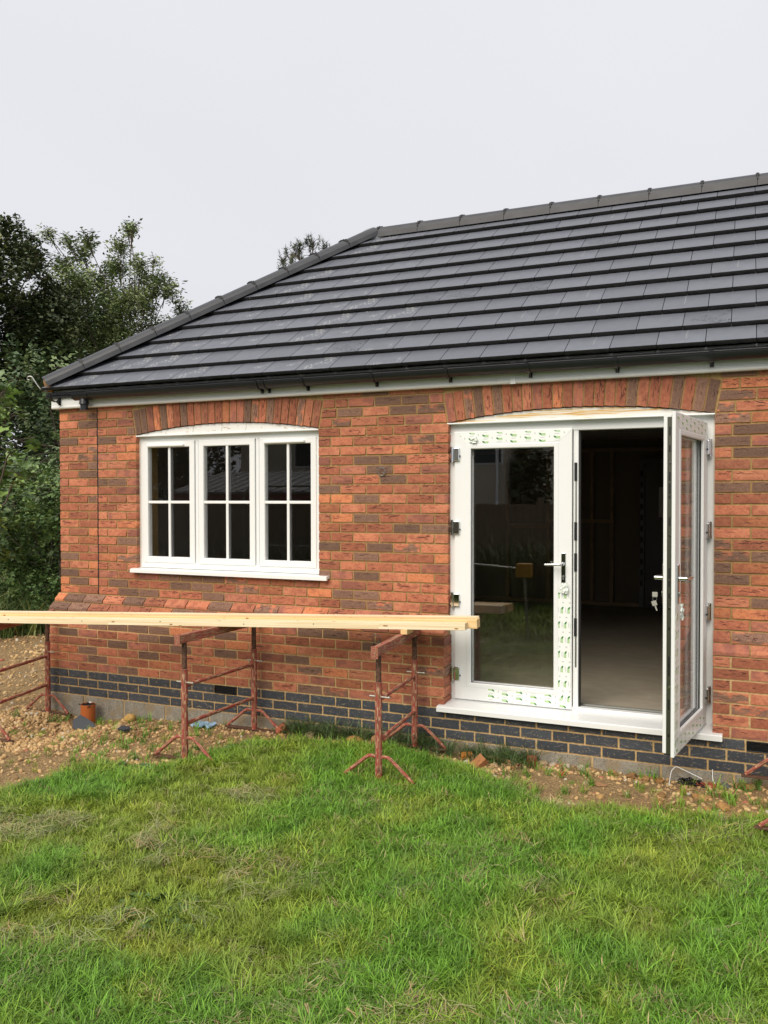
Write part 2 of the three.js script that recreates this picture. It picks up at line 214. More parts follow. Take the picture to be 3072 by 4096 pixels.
// side and rear walls, room, closed
const brickWallMat = std({ color: 0x8b8680, roughness: 0.95 });
mesh('side_wall', box(0.004, 0.3, -0.4, 2.86, -6.4, -0.302), brickWallMat, house);
mesh('side_wall', box(XR - 0.3, XR, -0.4, 2.86, -6.4, -0.302), brickWallMat, house);
mesh('rear_wall', box(0.302, XR - 0.302, -0.4, 2.86, -6.4, -6.16), brickWallMat, house);
mesh('floor', box(0.302, XR - 0.302, 0.2, 0.402, -6.158, -0.302), screedMat, house);
mesh('ceiling', box(0.302, XR - 0.302, 2.72, 2.84, -6.158, -0.302), std({ color: 0xb4b0a8, roughness: 0.95 }), house);
mesh('flat_roof', box(0.0, XR, 2.862, 2.99, -6.42, -4.6), gutterMat, house);

// ---- bricks
const brand = rng(4242);
const tones = JSON.parse('{"u":[[0.33,2.71],[0.33,2.58],[0.12,2.44],[0.56,2.43],[0.39,2.21],[0.34,2.14],[0.5,2.07],[0.67,2.06],[0.83,2.51],[0.1,1.38],[0.78,1.54],[0.11,1.23],[0.22,1.16],[0.66,1.16],[0.77,1.1],[1.29,1.16],[1.56,1.17],[1.0,1.08],[1.65,1.09],[2.82,1.17],[1.25,1.24],[1.5,1.24],[1.7,1.24],[2.78,1.98],[2.78,1.54],[3.1,1.17],[3.0,1.09],[3.14,2.72],[3.34,2.65],[3.56,2.65],[3.03,2.57],[3.43,2.58],[3.1,2.21],[3.32,2.2],[3.22,2.13],[3.33,2.05],[3.11,1.91],[3.11,1.76],[3.44,1.69],[3.66,1.69],[3.21,1.53],[3.11,1.46],[3.04,1.31],[2.76,1.33],[5.74,2.73],[5.83,2.37],[5.73,2.29],[5.83,2.21],[5.73,1.99],[5.89,1.99],[5.89,1.54],[5.68,1.46],[5.72,1.38],[5.89,1.24]],"um":[[0.38,2.66],[0.33,2.29],[0.38,2.37],[0.38,1.91],[0.78,1.39],[2.0,1.16],[1.87,1.23],[3.22,1.08],[3.65,2.58],[3.55,2.35],[3.43,1.53],[2.88,2.51],[5.74,2.59],[5.67,2.54],[5.73,2.44],[5.66,1.61],[5.73,1.53]],"p":[[0.44,1.01],[0.89,1.02],[1.77,1.02],[0.22,1.02],[0.25,0.94],[0.04,0.94],[1.4,0.94]],"pm":[[5.82,1.02],[2.2,1.02]],"l":[[0.19,0.71],[0.52,0.78],[0.76,0.78],[0.99,0.79],[1.18,0.79],[0.74,0.64],[1.09,0.7],[1.28,0.73],[0.42,0.57],[1.09,0.57],[1.38,0.64],[0.53,0.49],[1.89,0.65],[0.86,0.42],[1.87,0.8],[2.56,0.66],[2.67,0.87],[2.93,0.88],[2.25,0.43],[2.66,0.43],[3.22,0.8]],"lm":[[2.72,0.57],[2.89,0.42],[3.69,0.66],[5.84,0.59],[5.75,0.65]]}');
const inside = (list, x0, x1, y0, y1) => list.some(([x, y]) => x > x0 - 0.004 && x < x1 + 0.004 && y > y0 - 0.006 && y < y1 + 0.006);
const pick = (k) => CELLS[k][Math.floor(brand() * CELLS[k].length)];
const toneOf = (d, m, x0, x1, y0, y1) => inside(tones[d], x0, x1, y0, y1) ? 'dark' : inside(tones[m], x0, x1, y0, y1) ? 'mixed' : x0 > 6.05 && brand() < 0.2 ? 'dark' : brand() < 0.13 ? 'dusky' : 'red';
// a brick from a quad face (4 corners, counter-clockwise) with worn, slightly wandering arrises; face at z = 0
function brickGeo(q, depth, cell, cols, rows, r, long = 1) {
  const NX = 5, NY = 2, P = [], N = [], U = [], I = [], cx = (cell % cols) / cols, cy = Math.floor(cell / cols) / rows, fw = 0.985 / cols, fh = 0.97 / rows, flip = r() < 0.5, offx = long < 0.9 ? r() * (1 - long) : 0;
  const pt = (a, b) => [lerp(lerp(q[0][0], q[1][0], a), lerp(q[3][0], q[2][0], a), b), lerp(lerp(q[0][1], q[1][1], a), lerp(q[3][1], q[2][1], a), b)];
  const uv = (a, b) => { const A = flip ? 1 - a : a; return [cx + (offx + A * long) * fw + 0.006 / cols, cy + b * fh + 0.012 / rows]; };
  const F = []; const c = pt(0.5, 0.5), pr = (r() - 0.5) * 0.0035, tx = (r() - 0.5) * 0.004, ty = (r() - 0.5) * 0.003;
  const push = (x, y, z, u) => { P.push(x, y, z); U.push(...u); return P.length / 3 - 1; };
  for (let j = 0; j <= NY; j++) for (let i = 0; i <= NX; i++) { const a = i / NX, b = j / NY, p = pt(a, b), e = (j === 0 || j === NY ? 1 : 0), s = (i === 0 || i === NX ? 1 : 0);
    const px = p[0] - c[0] + (s ? (i === 0 ? 1 : -1) * (0.0022 + r() * 0.0016) : 0), py = p[1] - c[1] + (e ? (j === 0 ? 1 : -1) * (0.0016 + r() * 0.0024) : 0);
    F.push([push(px, py, pr + tx * (a - 0.5) + ty * (b - 0.5) - (e || s ? 0.0016 : 0) + (r() - 0.5) * 0.0012, uv(a, b)), px, py]); }
  const id = (i, j) => j * (NX + 1) + i;
  for (let j = 0; j < NY; j++) for (let i = 0; i < NX; i++) { const a = id(i, j); I.push(a, a + 1, a + NX + 2, a, a + NX + 2, a + NX + 1); }
  const rim = []; for (let i = 0; i < NX; i++) rim.push(id(i, 0)); for (let j = 0; j < NY; j++) rim.push(id(NX, j)); for (let i = NX; i > 0; i--) rim.push(id(i, NY)); for (let j = NY; j > 0; j--) rim.push(id(0, j));
  const ring = (grow, z) => rim.map((k) => { const x = P[k * 3], y = P[k * 3 + 1], i = k % (NX + 1), j = Math.floor(k / (NX + 1)); return push(x + (i === 0 ? -grow : i === NX ? grow : 0), y + (j === 0 ? -grow : j === NY ? grow : 0), z ?? P[k * 3 + 2], [U[k * 2], U[k * 2 + 1]]); });
  const r0 = ring(0), r1 = ring(0.0018, -0.0042), r2 = ring(0.0018, -0.0042), r3 = rim.map((k, n) => push(P[r2[n] * 3], P[r2[n] * 3 + 1], -depth, uv(((n * 0.13) % 1), 0.3 + 0.4 * (n % 2))));
  const L = rim.length; for (let n = 0; n < L; n++) { const m = (n + 1) % L; I.push(r0[n], r1[n], r1[m], r0[n], r1[m], r0[m], r2[n], r3[n], r3[m], r2[n], r3[m], r2[m]); }
  const g = new THREE.BufferGeometry(); g.setAttribute('position', new THREE.Float32BufferAttribute(P, 3)); g.setAttribute('uv', new THREE.Float32BufferAttribute(U, 2)); g.setIndex(I); g.computeVertexNormals(); return [g, c];
}
const S = 0.215, Hf = 0.1025, J = 0.01;
function fill(x0, x1, start, end, nRight) { // brick intervals along a course; a cut brick takes up the rest
  const L = [], R = []; let a = x0, b = x1;
  if (end) { const w = end === 'H' ? Hf : S; R.unshift([b - w, b]); b -= w + J; for (let k = 0; k < nRight; k++) { R.unshift([b - S, b]); b -= S + J; } }
  const f = start === 'H' ? Hf : S; if (b - a > f + 0.04) { L.push([a, a + f]); a += f + J; }
  while (b - a > S + J + 0.05) { L.push([a, a + S]); a += S + J; }
  if (b - a > 0.03) { if (b - a > S + 0.03) { const w = (b - a - J) / 2; L.push([a, a + w]); a += w + J; } L.push([a, b]); }
  return [...L, ...R];
}
const allBricks = [];
const course = (wall, z, y0, y1, segs, d, m, depth) => { for (const [x0, x1, st, en, nr, sl, sr] of segs) for (const [a, b] of fill(x0, x1, st, en, nr)) {
  const sy = (f) => f ? [f(y0), f(y1)] : null, l = a === x0 && sl ? sy(sl) : [a, a], r = b === x1 && sr ? sy(sr) : [b, b]; if (b - a < 0.03) continue;
  const tone = toneOf(d, m, a, b, y0, y1), [g, c] = brickGeo([[l[0], y0], [r[0], y0], [r[1], y1], [l[1], y1]], depth, pick(tone), CX, CY, brand, Math.min(1, (b - a) / S));
  allBricks.push({ g, c: [c[0], c[1], z], wall, w: b - a }); } };
const skew = (o, s) => (y) => o.xc + s * ((y - o.yc) * Math.tan(o.th) + J);
const topX = (o, y) => (o.R + 0.228) * Math.sin(Math.acos(clamp((y - o.yc) / (o.R + 0.228))));
for (let i = -1; i < 22; i++) {
  const y1 = i < 0 ? 2.772 : 2.695 - 0.075 * i, y0 = 2.705 - 0.075 * (i + 1), t = i % 2 ? 'S' : 'H', dw = 0.004 * Math.sin(i * 12.9);
  let segs;
  if (i < 0) segs = [[0, 0.44, t, t, 0], [0.45, WIN.xc - topX(WIN, 2.7), t], [WIN.xc + topX(WIN, 2.7), DOOR.xc - topX(DOOR, 2.7), t, t, 3], [DOOR.xc + topX(DOOR, 2.7), XR, t]];
  else if (i < 3) { const f = [skew(WIN, -1), skew(WIN, 1), skew(DOOR, -1), skew(DOOR, 1)], ym = (y0 + y1) / 2;
    segs = [[0, 0.44, t, t, 0], [0.45, f[0](ym), t, null, 0, null, f[0]], [f[1](ym), f[2](ym), t, t, 3, f[1], f[2]], [f[3](ym), XR, t, null, 0, f[3]]]; }
  else if (i < 19) segs = [[0, 0.44, t, t, 0], [0.45, WIN.x0, t, t, 0], [WIN.x1, DOOR.x0 + dw * 0.3, t, t, 3], [DOOR.x1, XR, t]];
  else segs = [[0, 0.44, t, t, 0], [0.45, DOOR.x0, t, t, 3], [DOOR.x1, XR, t]];
  course(frontWall, 0, y0, y1, segs, 'u', 'um', 0.1);
}
for (let j = 0; j < 7; j++) { const y0 = 0.38 + 0.075 * j, t = j % 2 ? 'S' : 'H'; course(plinthWall, PL, y0, y0 + 0.065, [[XL, DOOR.x0 + 0.008, t], [DOOR.x1, XR, t]], 'l', 'lm', 0.17); }
// the 300 bricks that show largest are parts of their own; the rest stay joined
{
  const cp = camera.position, M = new THREE.Matrix4(); camera.updateMatrixWorld(); camera.updateProjectionMatrix(); M.multiplyMatrices(camera.projectionMatrix, camera.matrixWorldInverse);
  for (const b of allBricks) { const v = new THREE.Vector3(...b.c).applyMatrix4(M), d = Math.hypot(b.c[0] - cp.x, b.c[1] - cp.y, b.c[2] - cp.z); b.s = (Math.abs(v.x) < 0.985 && Math.abs(v.y) < 1 && b.c[1] < 2.71 ? 1 : 0) * b.w / (d * d) * (b.wall === plinthWall ? 0.8 : 1) + b.w * 1e-6; }
  allBricks.sort((a, b) => b.s - a.s);
  allBricks.slice(0, 298).forEach((b) => mesh('brick', b.g, brickMat, b.wall, b.c));
  for (const w of [frontWall, plinthWall]) { const l = allBricks.slice(298).filter((b) => b.wall === w).map((b) => b.g.clone().translate(...b.c)); const m = mesh('brickwork', mergeGeometries(l), brickMat, w); m.userData.kind = 'stuff'; }
}
// brick-on-end arches
const archTones = ['DDRRDRRDRRRRRRRRDMRDRRRMRR', 'RRMDRDRRRRRRRRRRRRDRRRDRDD'];
[WIN, DOOR].forEach((o, n) => { for (let k = 0; k < 26; k++) {
  const a0 = lerp(-o.th, o.th, k / 26) + 0.005 / o.R, a1 = lerp(-o.th, o.th, (k + 1) / 26) - 0.005 / o.R, P = (a, r) => [o.xc + r * Math.sin(a), o.yc + r * Math.cos(a)], r0 = o.R + 0.001 + brand() * 0.003, r1 = o.R + 0.215;
  const T = archTones[n][k], kind = T === 'D' ? 'dark' : T === 'M' ? 'mixed' : brand() < 0.15 ? 'dusky' : 'red';
  const q = [P(a0, r1), P(a0, r0), P(a1, r0), P(a1, r1)]; // long side of the face runs down the soldier
  const [g, c] = brickGeo(q, 0.1, pick(kind), CX, CY, brand, 1); mesh('arch_brick', g, brickMat, frontWall, [c[0], c[1], 0.001]);
} });
// plinth: two courses of splayed bricks
function splayGeo(x0, x1, z0, z1, h, lipH, cell, end) { // section from (z0, h) down the splay to (z1, lipH), upright lip to 0
  const cx = (cell % CX) / CX, cy = Math.floor(cell / CX) / CY, w = x1 - x0, L = Math.min(1, w / S) * 0.985 / CX, fh = 0.97 / CY, P = [], U = [], I = [], b = 0.002;
  const sec = [[z0 - 0.04, h - 0.001, 1], [z0, h, 0.98], [z1 - b, lipH + b, 0.35], [z1, lipH - b, 0.33], [z1, 0, 0.02], [z0 - 0.04, 0, 0]];
  for (let s = 0; s < sec.length - 1; s++) for (const e of [0, 1]) { const k = P.length / 3; if (e) continue; for (const [q, a] of [[sec[s], 0], [sec[s], 1], [sec[s + 1], 1], [sec[s + 1], 0]]) { P.push(a ? x1 : x0 + end * (1 - (q[1]) / h) * 0, q[1], q[0]); U.push(cx + a * L + 0.001, cy + q[2] * fh + 0.0006); } I.push(k, k + 2, k + 1, k, k + 3, k + 2); }
  for (const a of [x0, x1]) { const k = P.length / 3; for (const q of sec) { P.push(a, q[1], q[0]); U.push(cx + ((q[0] - z0) / 0.2 + 0.3) * L, cy + q[2] * fh + 0.0006); } for (let t = 1; t < sec.length - 1; t++) a === x0 ? I.push(k, k + t, k + t + 1) : I.push(k, k + t + 1, k + t); }
  const g = new THREE.BufferGeometry(); g.setAttribute('position', new THREE.Float32BufferAttribute(P, 3)); g.setAttribute('uv', new THREE.Float32BufferAttribute(U, 2)); g.setIndex(I); const n = g.toNonIndexed(); n.computeVertexNormals(); return n;
}
for (const [row, y, z0, z1, xl] of [[0, 0.98, 0, 0.056, -0.017], [1, 0.905, 0.056, PL, XL]]) for (const [a, b, st] of [[xl, DOOR.x0 + 0.004, row ? 'S' : 'H'], [DOOR.x1, XR, row ? 'S' : 'H']]) for (const [p, q] of fill(a, b, st)) {
  if (q > 7.2) continue; const t = inside(tones.p, p, q, y, y + 0.065) ? 'dark' : inside(tones.pm, p, q, y, y + 0.065) ? 'mixed' : brand() < 0.2 ? 'dusky' : 'red';
  const g = splayGeo(p, q, z0, z1, 0.066, 0.021, pick(t), 0); mesh('plinth_brick', g, brickMat, frontWall, [0, y + (brand() - 0.5) * 0.002, (brand() - 0.5) * 0.003]);
}
for (const [a, b] of [[XL + 0.004, DOOR.x0], [DOOR.x1 + 0.002, XR]]) mesh('plinth_bedding', extrudeX([[-0.006, 1.05], [0.044, 0.988], [0.05, 0.972], [0.1, 0.91], [0.106, 0.899], [-0.006, 0.899]], a, b), mortarMat, frontWall);
// blue engineering bricks and the concrete blocks below them
for (let j = 0; j < 3; j++) { const y0 = 0.155 + 0.075 * (2 - j), st = j % 2 ? 'H' : 'S'; for (const [a, b] of fill(XL, XR, st)) { if (a > 7) continue;
  if (j === 0 && ((a > 1.7 && b < 2.05) || (a > 5.8 && b < 6.15))) { // air brick with louvres
    const ab = mesh('air_brick', box(a, b, y0, y0 + 0.065, PL - 0.05, PL - 0.012), blackMat, plinthWall); for (let k = 0; k < 5; k++) mesh('louvre', box(a + 0.004, b - 0.004, -0.002, 0.002, -0.009, 0.009), gutterMat, ab, [0, y0 + 0.008 + k * 0.0125, PL - 0.006], [0.5, 0, 0]); mesh('air_brick_rim', frameGeo(a, b, y0, y0 + 0.065, 0.004, 0.004, 0.003, 0.003, 0.02, 0.001), gutterMat, ab, [0, 0, PL + 0.004]); continue; }
  const [g, c] = brickGeo([[a, y0], [b, y0], [b, y0 + 0.065], [a, y0 + 0.065]], 0.08, Math.floor(brand() * BX * BY), BX, BY, brand, Math.min(1, (b - a) / S)); mesh('engineering_brick', g, blueMat, plinthWall, [c[0], c[1], PL]); } }
for (let k = 0; k < 20; k++) { const x0 = -0.078 + k * 0.4485 + (k > 8 ? -0.003 : 0), a = Math.max(XL, x0 + 0.006), b = x0 + 0.441; if (a > 7) break; const g = rbox(a, b, -0.3, 0.146, PL - 0.05, PL + (brand() - 0.5) * 0.003, 0.004); const uv = g.attributes.uv, p = g.attributes.position; for (let i = 0; i < uv.count; i++) uv.setXY(i, p.getX(i) + k * 0.37, p.getY(i) + p.getZ(i)); mesh('concrete_block', g, blockMat, plinthWall); }
mesh('movement_joint', box(0.4405, 0.4495, 1.05, 2.74, -0.02, -0.004), blackMat, frontWall);

// ---- fascia and gutter
const fascia = mesh('fascia', merge([extrudeX([[-0.004, 2.735], [0.04, 2.735], [0.047, 2.742], [0.049, 2.752], [0.046, 2.762], [0.046, 2.9], [0.01, 2.9], [0.01, 2.76], [-0.004, 2.76]], -0.046, XR), box(-0.046, -0.01, 2.735, 2.9, -4.6, 0.0095)]), pvcMat, house);
mesh('fascia_joint', rbox(4.262, 4.3, 2.73, 2.9, 0.044, 0.054, 0.002), pvcMat, fascia);
const gy = 2.851, gz = 0.109, gr = 0.056;
const halfPipe = (x0, x1, r, th) => { const p = []; for (let k = 0; k <= 14; k++) { const a = Math.PI + Math.PI * k / 14; p.push([gz + r * Math.cos(a), gy + r * Math.sin(a)]); } for (let k = 14; k >= 0; k--) { const a = Math.PI + Math.PI * k / 14; p.push([gz + (r - th) * Math.cos(a), gy + (r - th) * Math.sin(a)]); } return extrudeX(p, x0, x1); };
const gutter = mesh('gutter', halfPipe(0.46, XR, gr, 0.003), gutterMat, house);
mesh('gutter_lip', bar([0.46, gy, gz + gr], [XR, gy, gz + gr], 0.004, 6), gutterMat, gutter);
{ const outlet = mesh('gutter_outlet', merge([halfPipe(0.3, 0.475, gr + 0.005, 0.006), box(0.3, 0.306, gy - 0.05, gy, gz - 0.05, gz + 0.05), new THREE.CylinderGeometry(0.036, 0.045, 0.05, 20).translate(0.4, gy - 0.07, gz), new THREE.CylinderGeometry(0.034, 0.034, 0.06, 20).translate(0.4, gy - 0.118, gz)]), gutterMat, gutter);
  mesh('outlet_rim', new THREE.TorusGeometry(0.034, 0.003, 6, 20).rotateX(Math.PI / 2).translate(0.4, gy - 0.1, gz), gutterMat, outlet); }
const bracket = (x, parent) => { const pts = []; for (let k = 0; k <= 10; k++) { const a = Math.PI * (1 + k / 10); pts.push([x, gy + 0.002 + (gr + 0.005) * Math.sin(a), gz + (gr + 0.005) * Math.cos(a)]); } return mesh('gutter_bracket', merge([...pts.slice(1).map((p, k) => { const q = pts[k]; return box(-0.0125, 0.0125, -0.004, 0.004, -0.0115, 0.0115).rotateX(-Math.atan2(p[1] - q[1], p[2] - q[2])).translate(x, (p[1] + q[1]) / 2, (p[2] + q[2]) / 2); }), box(x - 0.0125, x + 0.0125, gy - 0.085, gy - 0.01, 0.05, 0.058), extrudeX([[0.058, gy - 0.085], [0.1, gy - 0.056], [0.058, gy - 0.03]], x - 0.004, x + 0.004)]), gutterMat, parent); };
for (const x of [2.21, 2.275, 2.63, 3.225, 3.815, 4.41, 5.005, 5.6, 6.2, 6.8]) bracket(x, gutter);
bracket(0.06, fascia);

// ---- roof
const PITCH = 37.6 * Math.PI / 180, cp = Math.cos(PITCH), sp = Math.sin(PITCH), EY = 2.882, EZ = 0.118, SL = 2.93; // eaves line, slope length
const RZ = EZ - SL * cp, RY = EY + SL * sp, HX = -EZ; // hip starts at x = HX
const roof = new THREE.Group(); roof.name = 'roof'; house.add(roof);
const tri = (v, idx, name) => { const g = new THREE.BufferGeometry(); g.setAttribute('position', new THREE.Float32BufferAttribute(v.flat(), 3)); g.setAttribute('uv', new THREE.Float32BufferAttribute(v.flatMap((p) => [p[0], p[1] + p[2]]), 2)); g.setIndex(idx); g.computeVertexNormals(); return mesh(name, g, rivenMat, roof); };
{ const d = -0.03, e = 0.03, ap = [HX + SL * cp, RY + d, RZ];
  tri([[HX + e, EY + d, EZ - e], [XR, EY + d, EZ - e], [XR, RY + d, RZ], ap], [0, 1, 2, 0, 2, 3], 'roof_deck');
  tri([[HX + e, EY + d, EZ - e], ap, [HX + e, EY + d, RZ * 2 - EZ]], [0, 1, 2], 'roof_deck');
  tri([[HX + e, EY + d, RZ * 2 - EZ], ap, [XR, RY + d, RZ], [XR, EY + d, RZ * 2 - EZ]], [0, 1, 2, 0, 2, 3], 'roof_deck');
  tri([[XR, EY + d, EZ - e], [XR, EY + d, RZ * 2 - EZ], [XR, RY + d, RZ]], [0, 1, 2], 'roof_gable');
  mesh('eaves_closure', box(HX + 0.05, XR, EY - 0.05, EY - 0.005, 0.0, 0.075), gutterMat, roof); }
const onRoof = (x, s, n) => [x, EY + s * sp + n * cp, EZ - s * cp + n * sp];
function tileGeo(x0, x1, s0, s1, hip, cell, r) { // tail proud of the tile below, head tucked under the one above; clipped along the hip
  let poly = [[x0, s0], [x1, s0], [x1, s1], [x0, s1]];
  const f = ([x, s]) => x - (HX + s * cp + 0.045), out = []; for (let i = 0; i < 4; i++) { const a = poly[i], b = poly[(i + 1) % 4], fa = f(a), fb = f(b); if (fa >= 0) out.push(a); if (fa * fb < 0) { const t = fa / (fa - fb); out.push([lerp(a[0], b[0], t), lerp(a[1], b[1], t)]); } }
  if (!hip) out.splice(0, 9, ...poly); if (out.length < 3) return null; poly = out;
  const nT = (s) => 0.044 * (1 - (s - s0) / (s1 - s0)) + 0.004, th = 0.029, cu = (cell % 4) / 4, cv = Math.floor(cell / 4) / 2, uv = (x, s) => [cu + clamp((x - x0) / 0.302, 0.01, 0.99) * 0.25, cv + clamp((s - s0) / 0.33, 0.01, 0.99) * 0.5];
  const P = [], U = [], G = [[], []], add = (x, s, n, u) => { P.push(...onRoof(x, s, n)); U.push(...u); return P.length / 3 - 1; };
  const topI = poly.map(([x, s]) => add(x, s, nT(s), uv(x, s))); for (let k = 1; k < topI.length - 1; k++) G[0].push(topI[0], topI[k], topI[k + 1]);
  for (let k = 0; k < poly.length; k++) { const [ax, as] = poly[k], [bx, bs] = poly[(k + 1) % poly.length], tail = Math.abs(as - s0) < 1e-6 && Math.abs(bs - s0) < 1e-6, n = tail ? 12 : 1; let prev = null;
    for (let i = 0; i <= n; i++) { const t = i / n, x = lerp(ax, bx, t), s = lerp(as, bs, t), j = tail ? r() : 0, u = [x / 0.3, 0.9], w = [x / 0.3, 0.1];
      const a = add(x, s, nT(s), u), m = add(x, s - (tail ? 0.002 + j * 0.004 : 0), nT(s) - th * (tail ? 0.25 + 0.2 * r() : 0.5), [x / 0.3, 0.6]), b = add(x, s + (tail ? 0.001 - r() * 0.004 : 0), nT(s) - th - (tail ? (r() - 0.5) * 0.005 : 0), w);
      if (prev) G[1].push(prev[0], prev[1], m, prev[0], m, a, prev[1], prev[2], b, prev[1], b, m); prev = [a, m, b]; } }
  const g = new THREE.BufferGeometry(); g.setAttribute('position', new THREE.Float32BufferAttribute(P, 3)); g.setAttribute('uv', new THREE.Float32BufferAttribute(U, 2)); g.setIndex([...G[0], ...G[1]]); g.addGroup(0, G[0].length, 0); g.addGroup(G[0].length, G[1].length, 1); g.computeVertexNormals(); return g;
}
{ const tr = rng(77), tileMats = [tileMat, rivenMat], rest = [];
  for (let k = 0; k < 11; k++) { const s0 = k ? 0.24 + 0.265 * (k - 1) : 0, s1 = Math.min(s0 + (k ? 0.33 : 0.305), SL - 0.02), off = 5.564 + (k % 2 ? 0.15 : 0); let hipX = HX + s0 * cp;
    for (let n = -20; n < 10; n++) { const x0 = off + n * 0.3 + 0.0015, x1 = x0 + 0.2955; if (x1 < hipX + 0.06) continue; const scuff = x0 < 3.4 - k * 0.1 && tr() < 0.62, cell = scuff ? Math.floor(tr() * 3) : tr() < 0.2 ? 3 + Math.floor(tr() * 2) : tr() < 0.06 ? 5 : 6 + Math.floor(tr() * 2);
      const g = tileGeo(x0, x1, s0 + (tr() - 0.5) * 0.004, s1, x0 < HX + s1 * cp + 0.06, cell, tr); if (!g) continue; if (x0 > 6.9) { rest.push(g); continue; } mesh('roof_tile', g, tileMats, roof); } }
  rest.forEach((g) => mesh('roof_tile', g, tileMats, roof)); }
// hip and ridge tiles with clips
const capGeo = (len, w, h) => { const p = []; for (let k = 0; k <= 12; k++) { const a = Math.PI * k / 12; p.push([w * Math.cos(a), h * Math.pow(Math.sin(a), 0.72)]); } for (let k = 12; k >= 0; k--) { const a = Math.PI * k / 12; p.push([(w - 0.014) * Math.cos(a), (h - 0.014) * Math.pow(Math.sin(a), 0.72)]); } const s = new THREE.Shape(p.map((q) => new THREE.Vector2(...q))); return new THREE.ExtrudeGeometry(s, { depth: len, bevelEnabled: false }); };
const along = (o, a, b) => { const A = new THREE.Vector3(...a), B = new THREE.Vector3(...b), z = B.clone().sub(A).normalize(), x = new THREE.Vector3(0, 1, 0).cross(z).normalize(), y = z.clone().cross(x); o.quaternion.setFromRotationMatrix(new THREE.Matrix4().makeBasis(x, y, z)); o.position.copy(A); return o; };
const clipGeo = (w, h) => { const l = []; for (let k = -4; k <= 4; k++) { const a = Math.PI / 2 + k * 0.28; l.push(box(-0.022, 0.022, -0.003, 0.003, -0.006 - (k % 2 ? 0.008 : 0), 0.006 + (k % 2 ? 0.008 : 0)).rotateZ(a - Math.PI / 2).translate((w + 0.003) * Math.cos(a), (h + 0.005) * Math.pow(Math.max(0.01, Math.sin(a)), 0.72), 0)); } l.push(box(-0.03, 0.03, 0, 0.016, -0.012, 0.012).translate(0.02, h, 0)); return merge(l); };
const lin = (a, b, t) => [lerp(a[0], b[0], t), lerp(a[1], b[1], t), lerp(a[2], b[2], t)];
{ const A = [HX + 0.05, EY + 0.045 + 0.0 * sp, EZ - 0.05], B = [HX + SL * cp, RY - 0.02, RZ], n = 10, hl = Math.hypot(B[0] - A[0], B[1] - A[1], B[2] - A[2]), hg = capGeo(hl / n - 0.004, 0.162, 0.108), cg = clipGeo(0.162, 0.108);
  for (let k = 0; k < n; k++) { const h = mesh('hip_tile', hg, ridgeMat, roof); along(h, lin(A, B, k / n), B); if (k) mesh('tile_clip', cg, blackMat, h, [0, 0, 0]); }
  const bed = mesh('mortar_bedding', new THREE.SphereGeometry(1, 14, 10).scale(0.12, 0.075, 0.03), std({ color: 0x9a7442, roughness: 1 }), roof); along(bed, lin(A, B, 0.004), B); bed.translateY(0.012);
  const R0 = [HX + SL * cp - 0.02, RY - 0.055, RZ], rg = capGeo(0.446, 0.135, 0.132), rc = clipGeo(0.135, 0.132);
  for (let k = 0; k < 15; k++) { const h = mesh('ridge_tile', rg, ridgeMat, roof); along(h, [R0[0] + 0.1 + k * 0.45, R0[1], R0[2]], [R0[0] + 99, R0[1], R0[2]]); mesh('tile_clip', rc, blackMat, h); }
  const sad = mesh('lead_saddle', new THREE.SphereGeometry(1, 20, 12).scale(0.2, 0.122, 0.15), std({ color: 0xa4aaac, roughness: 0.45, metalness: 0.35 }), roof, [R0[0] + 0.03, R0[1] + 0.02, R0[2]]);
  const strip = tri([[HX + 0.14, EY + 0.02, EZ - 0.02], [HX + SL * cp + 0.1, RY - 0.02, RZ + 0.06], [HX + SL * cp, RY + 0.03, RZ], [HX + 0.03, EY + 0.05, EZ - 0.03]], [0, 1, 2, 0, 2, 3], 'hip_roll');
  mesh('hip_iron', tube([[HX + 0.12, EY - 0.01, EZ - 0.06], [HX + 0.02, EY + 0.03, EZ - 0.0], [HX - 0.03, EY + 0.1, EZ + 0.02], [HX - 0.06, EY + 0.145, EZ + 0.03], [HX - 0.09, EY + 0.145, EZ + 0.045], [HX - 0.095, EY + 0.12, EZ + 0.045], [HX - 0.075, EY + 0.113, EZ + 0.04]], 0.008, 40, 6), steelMat, roof);
}

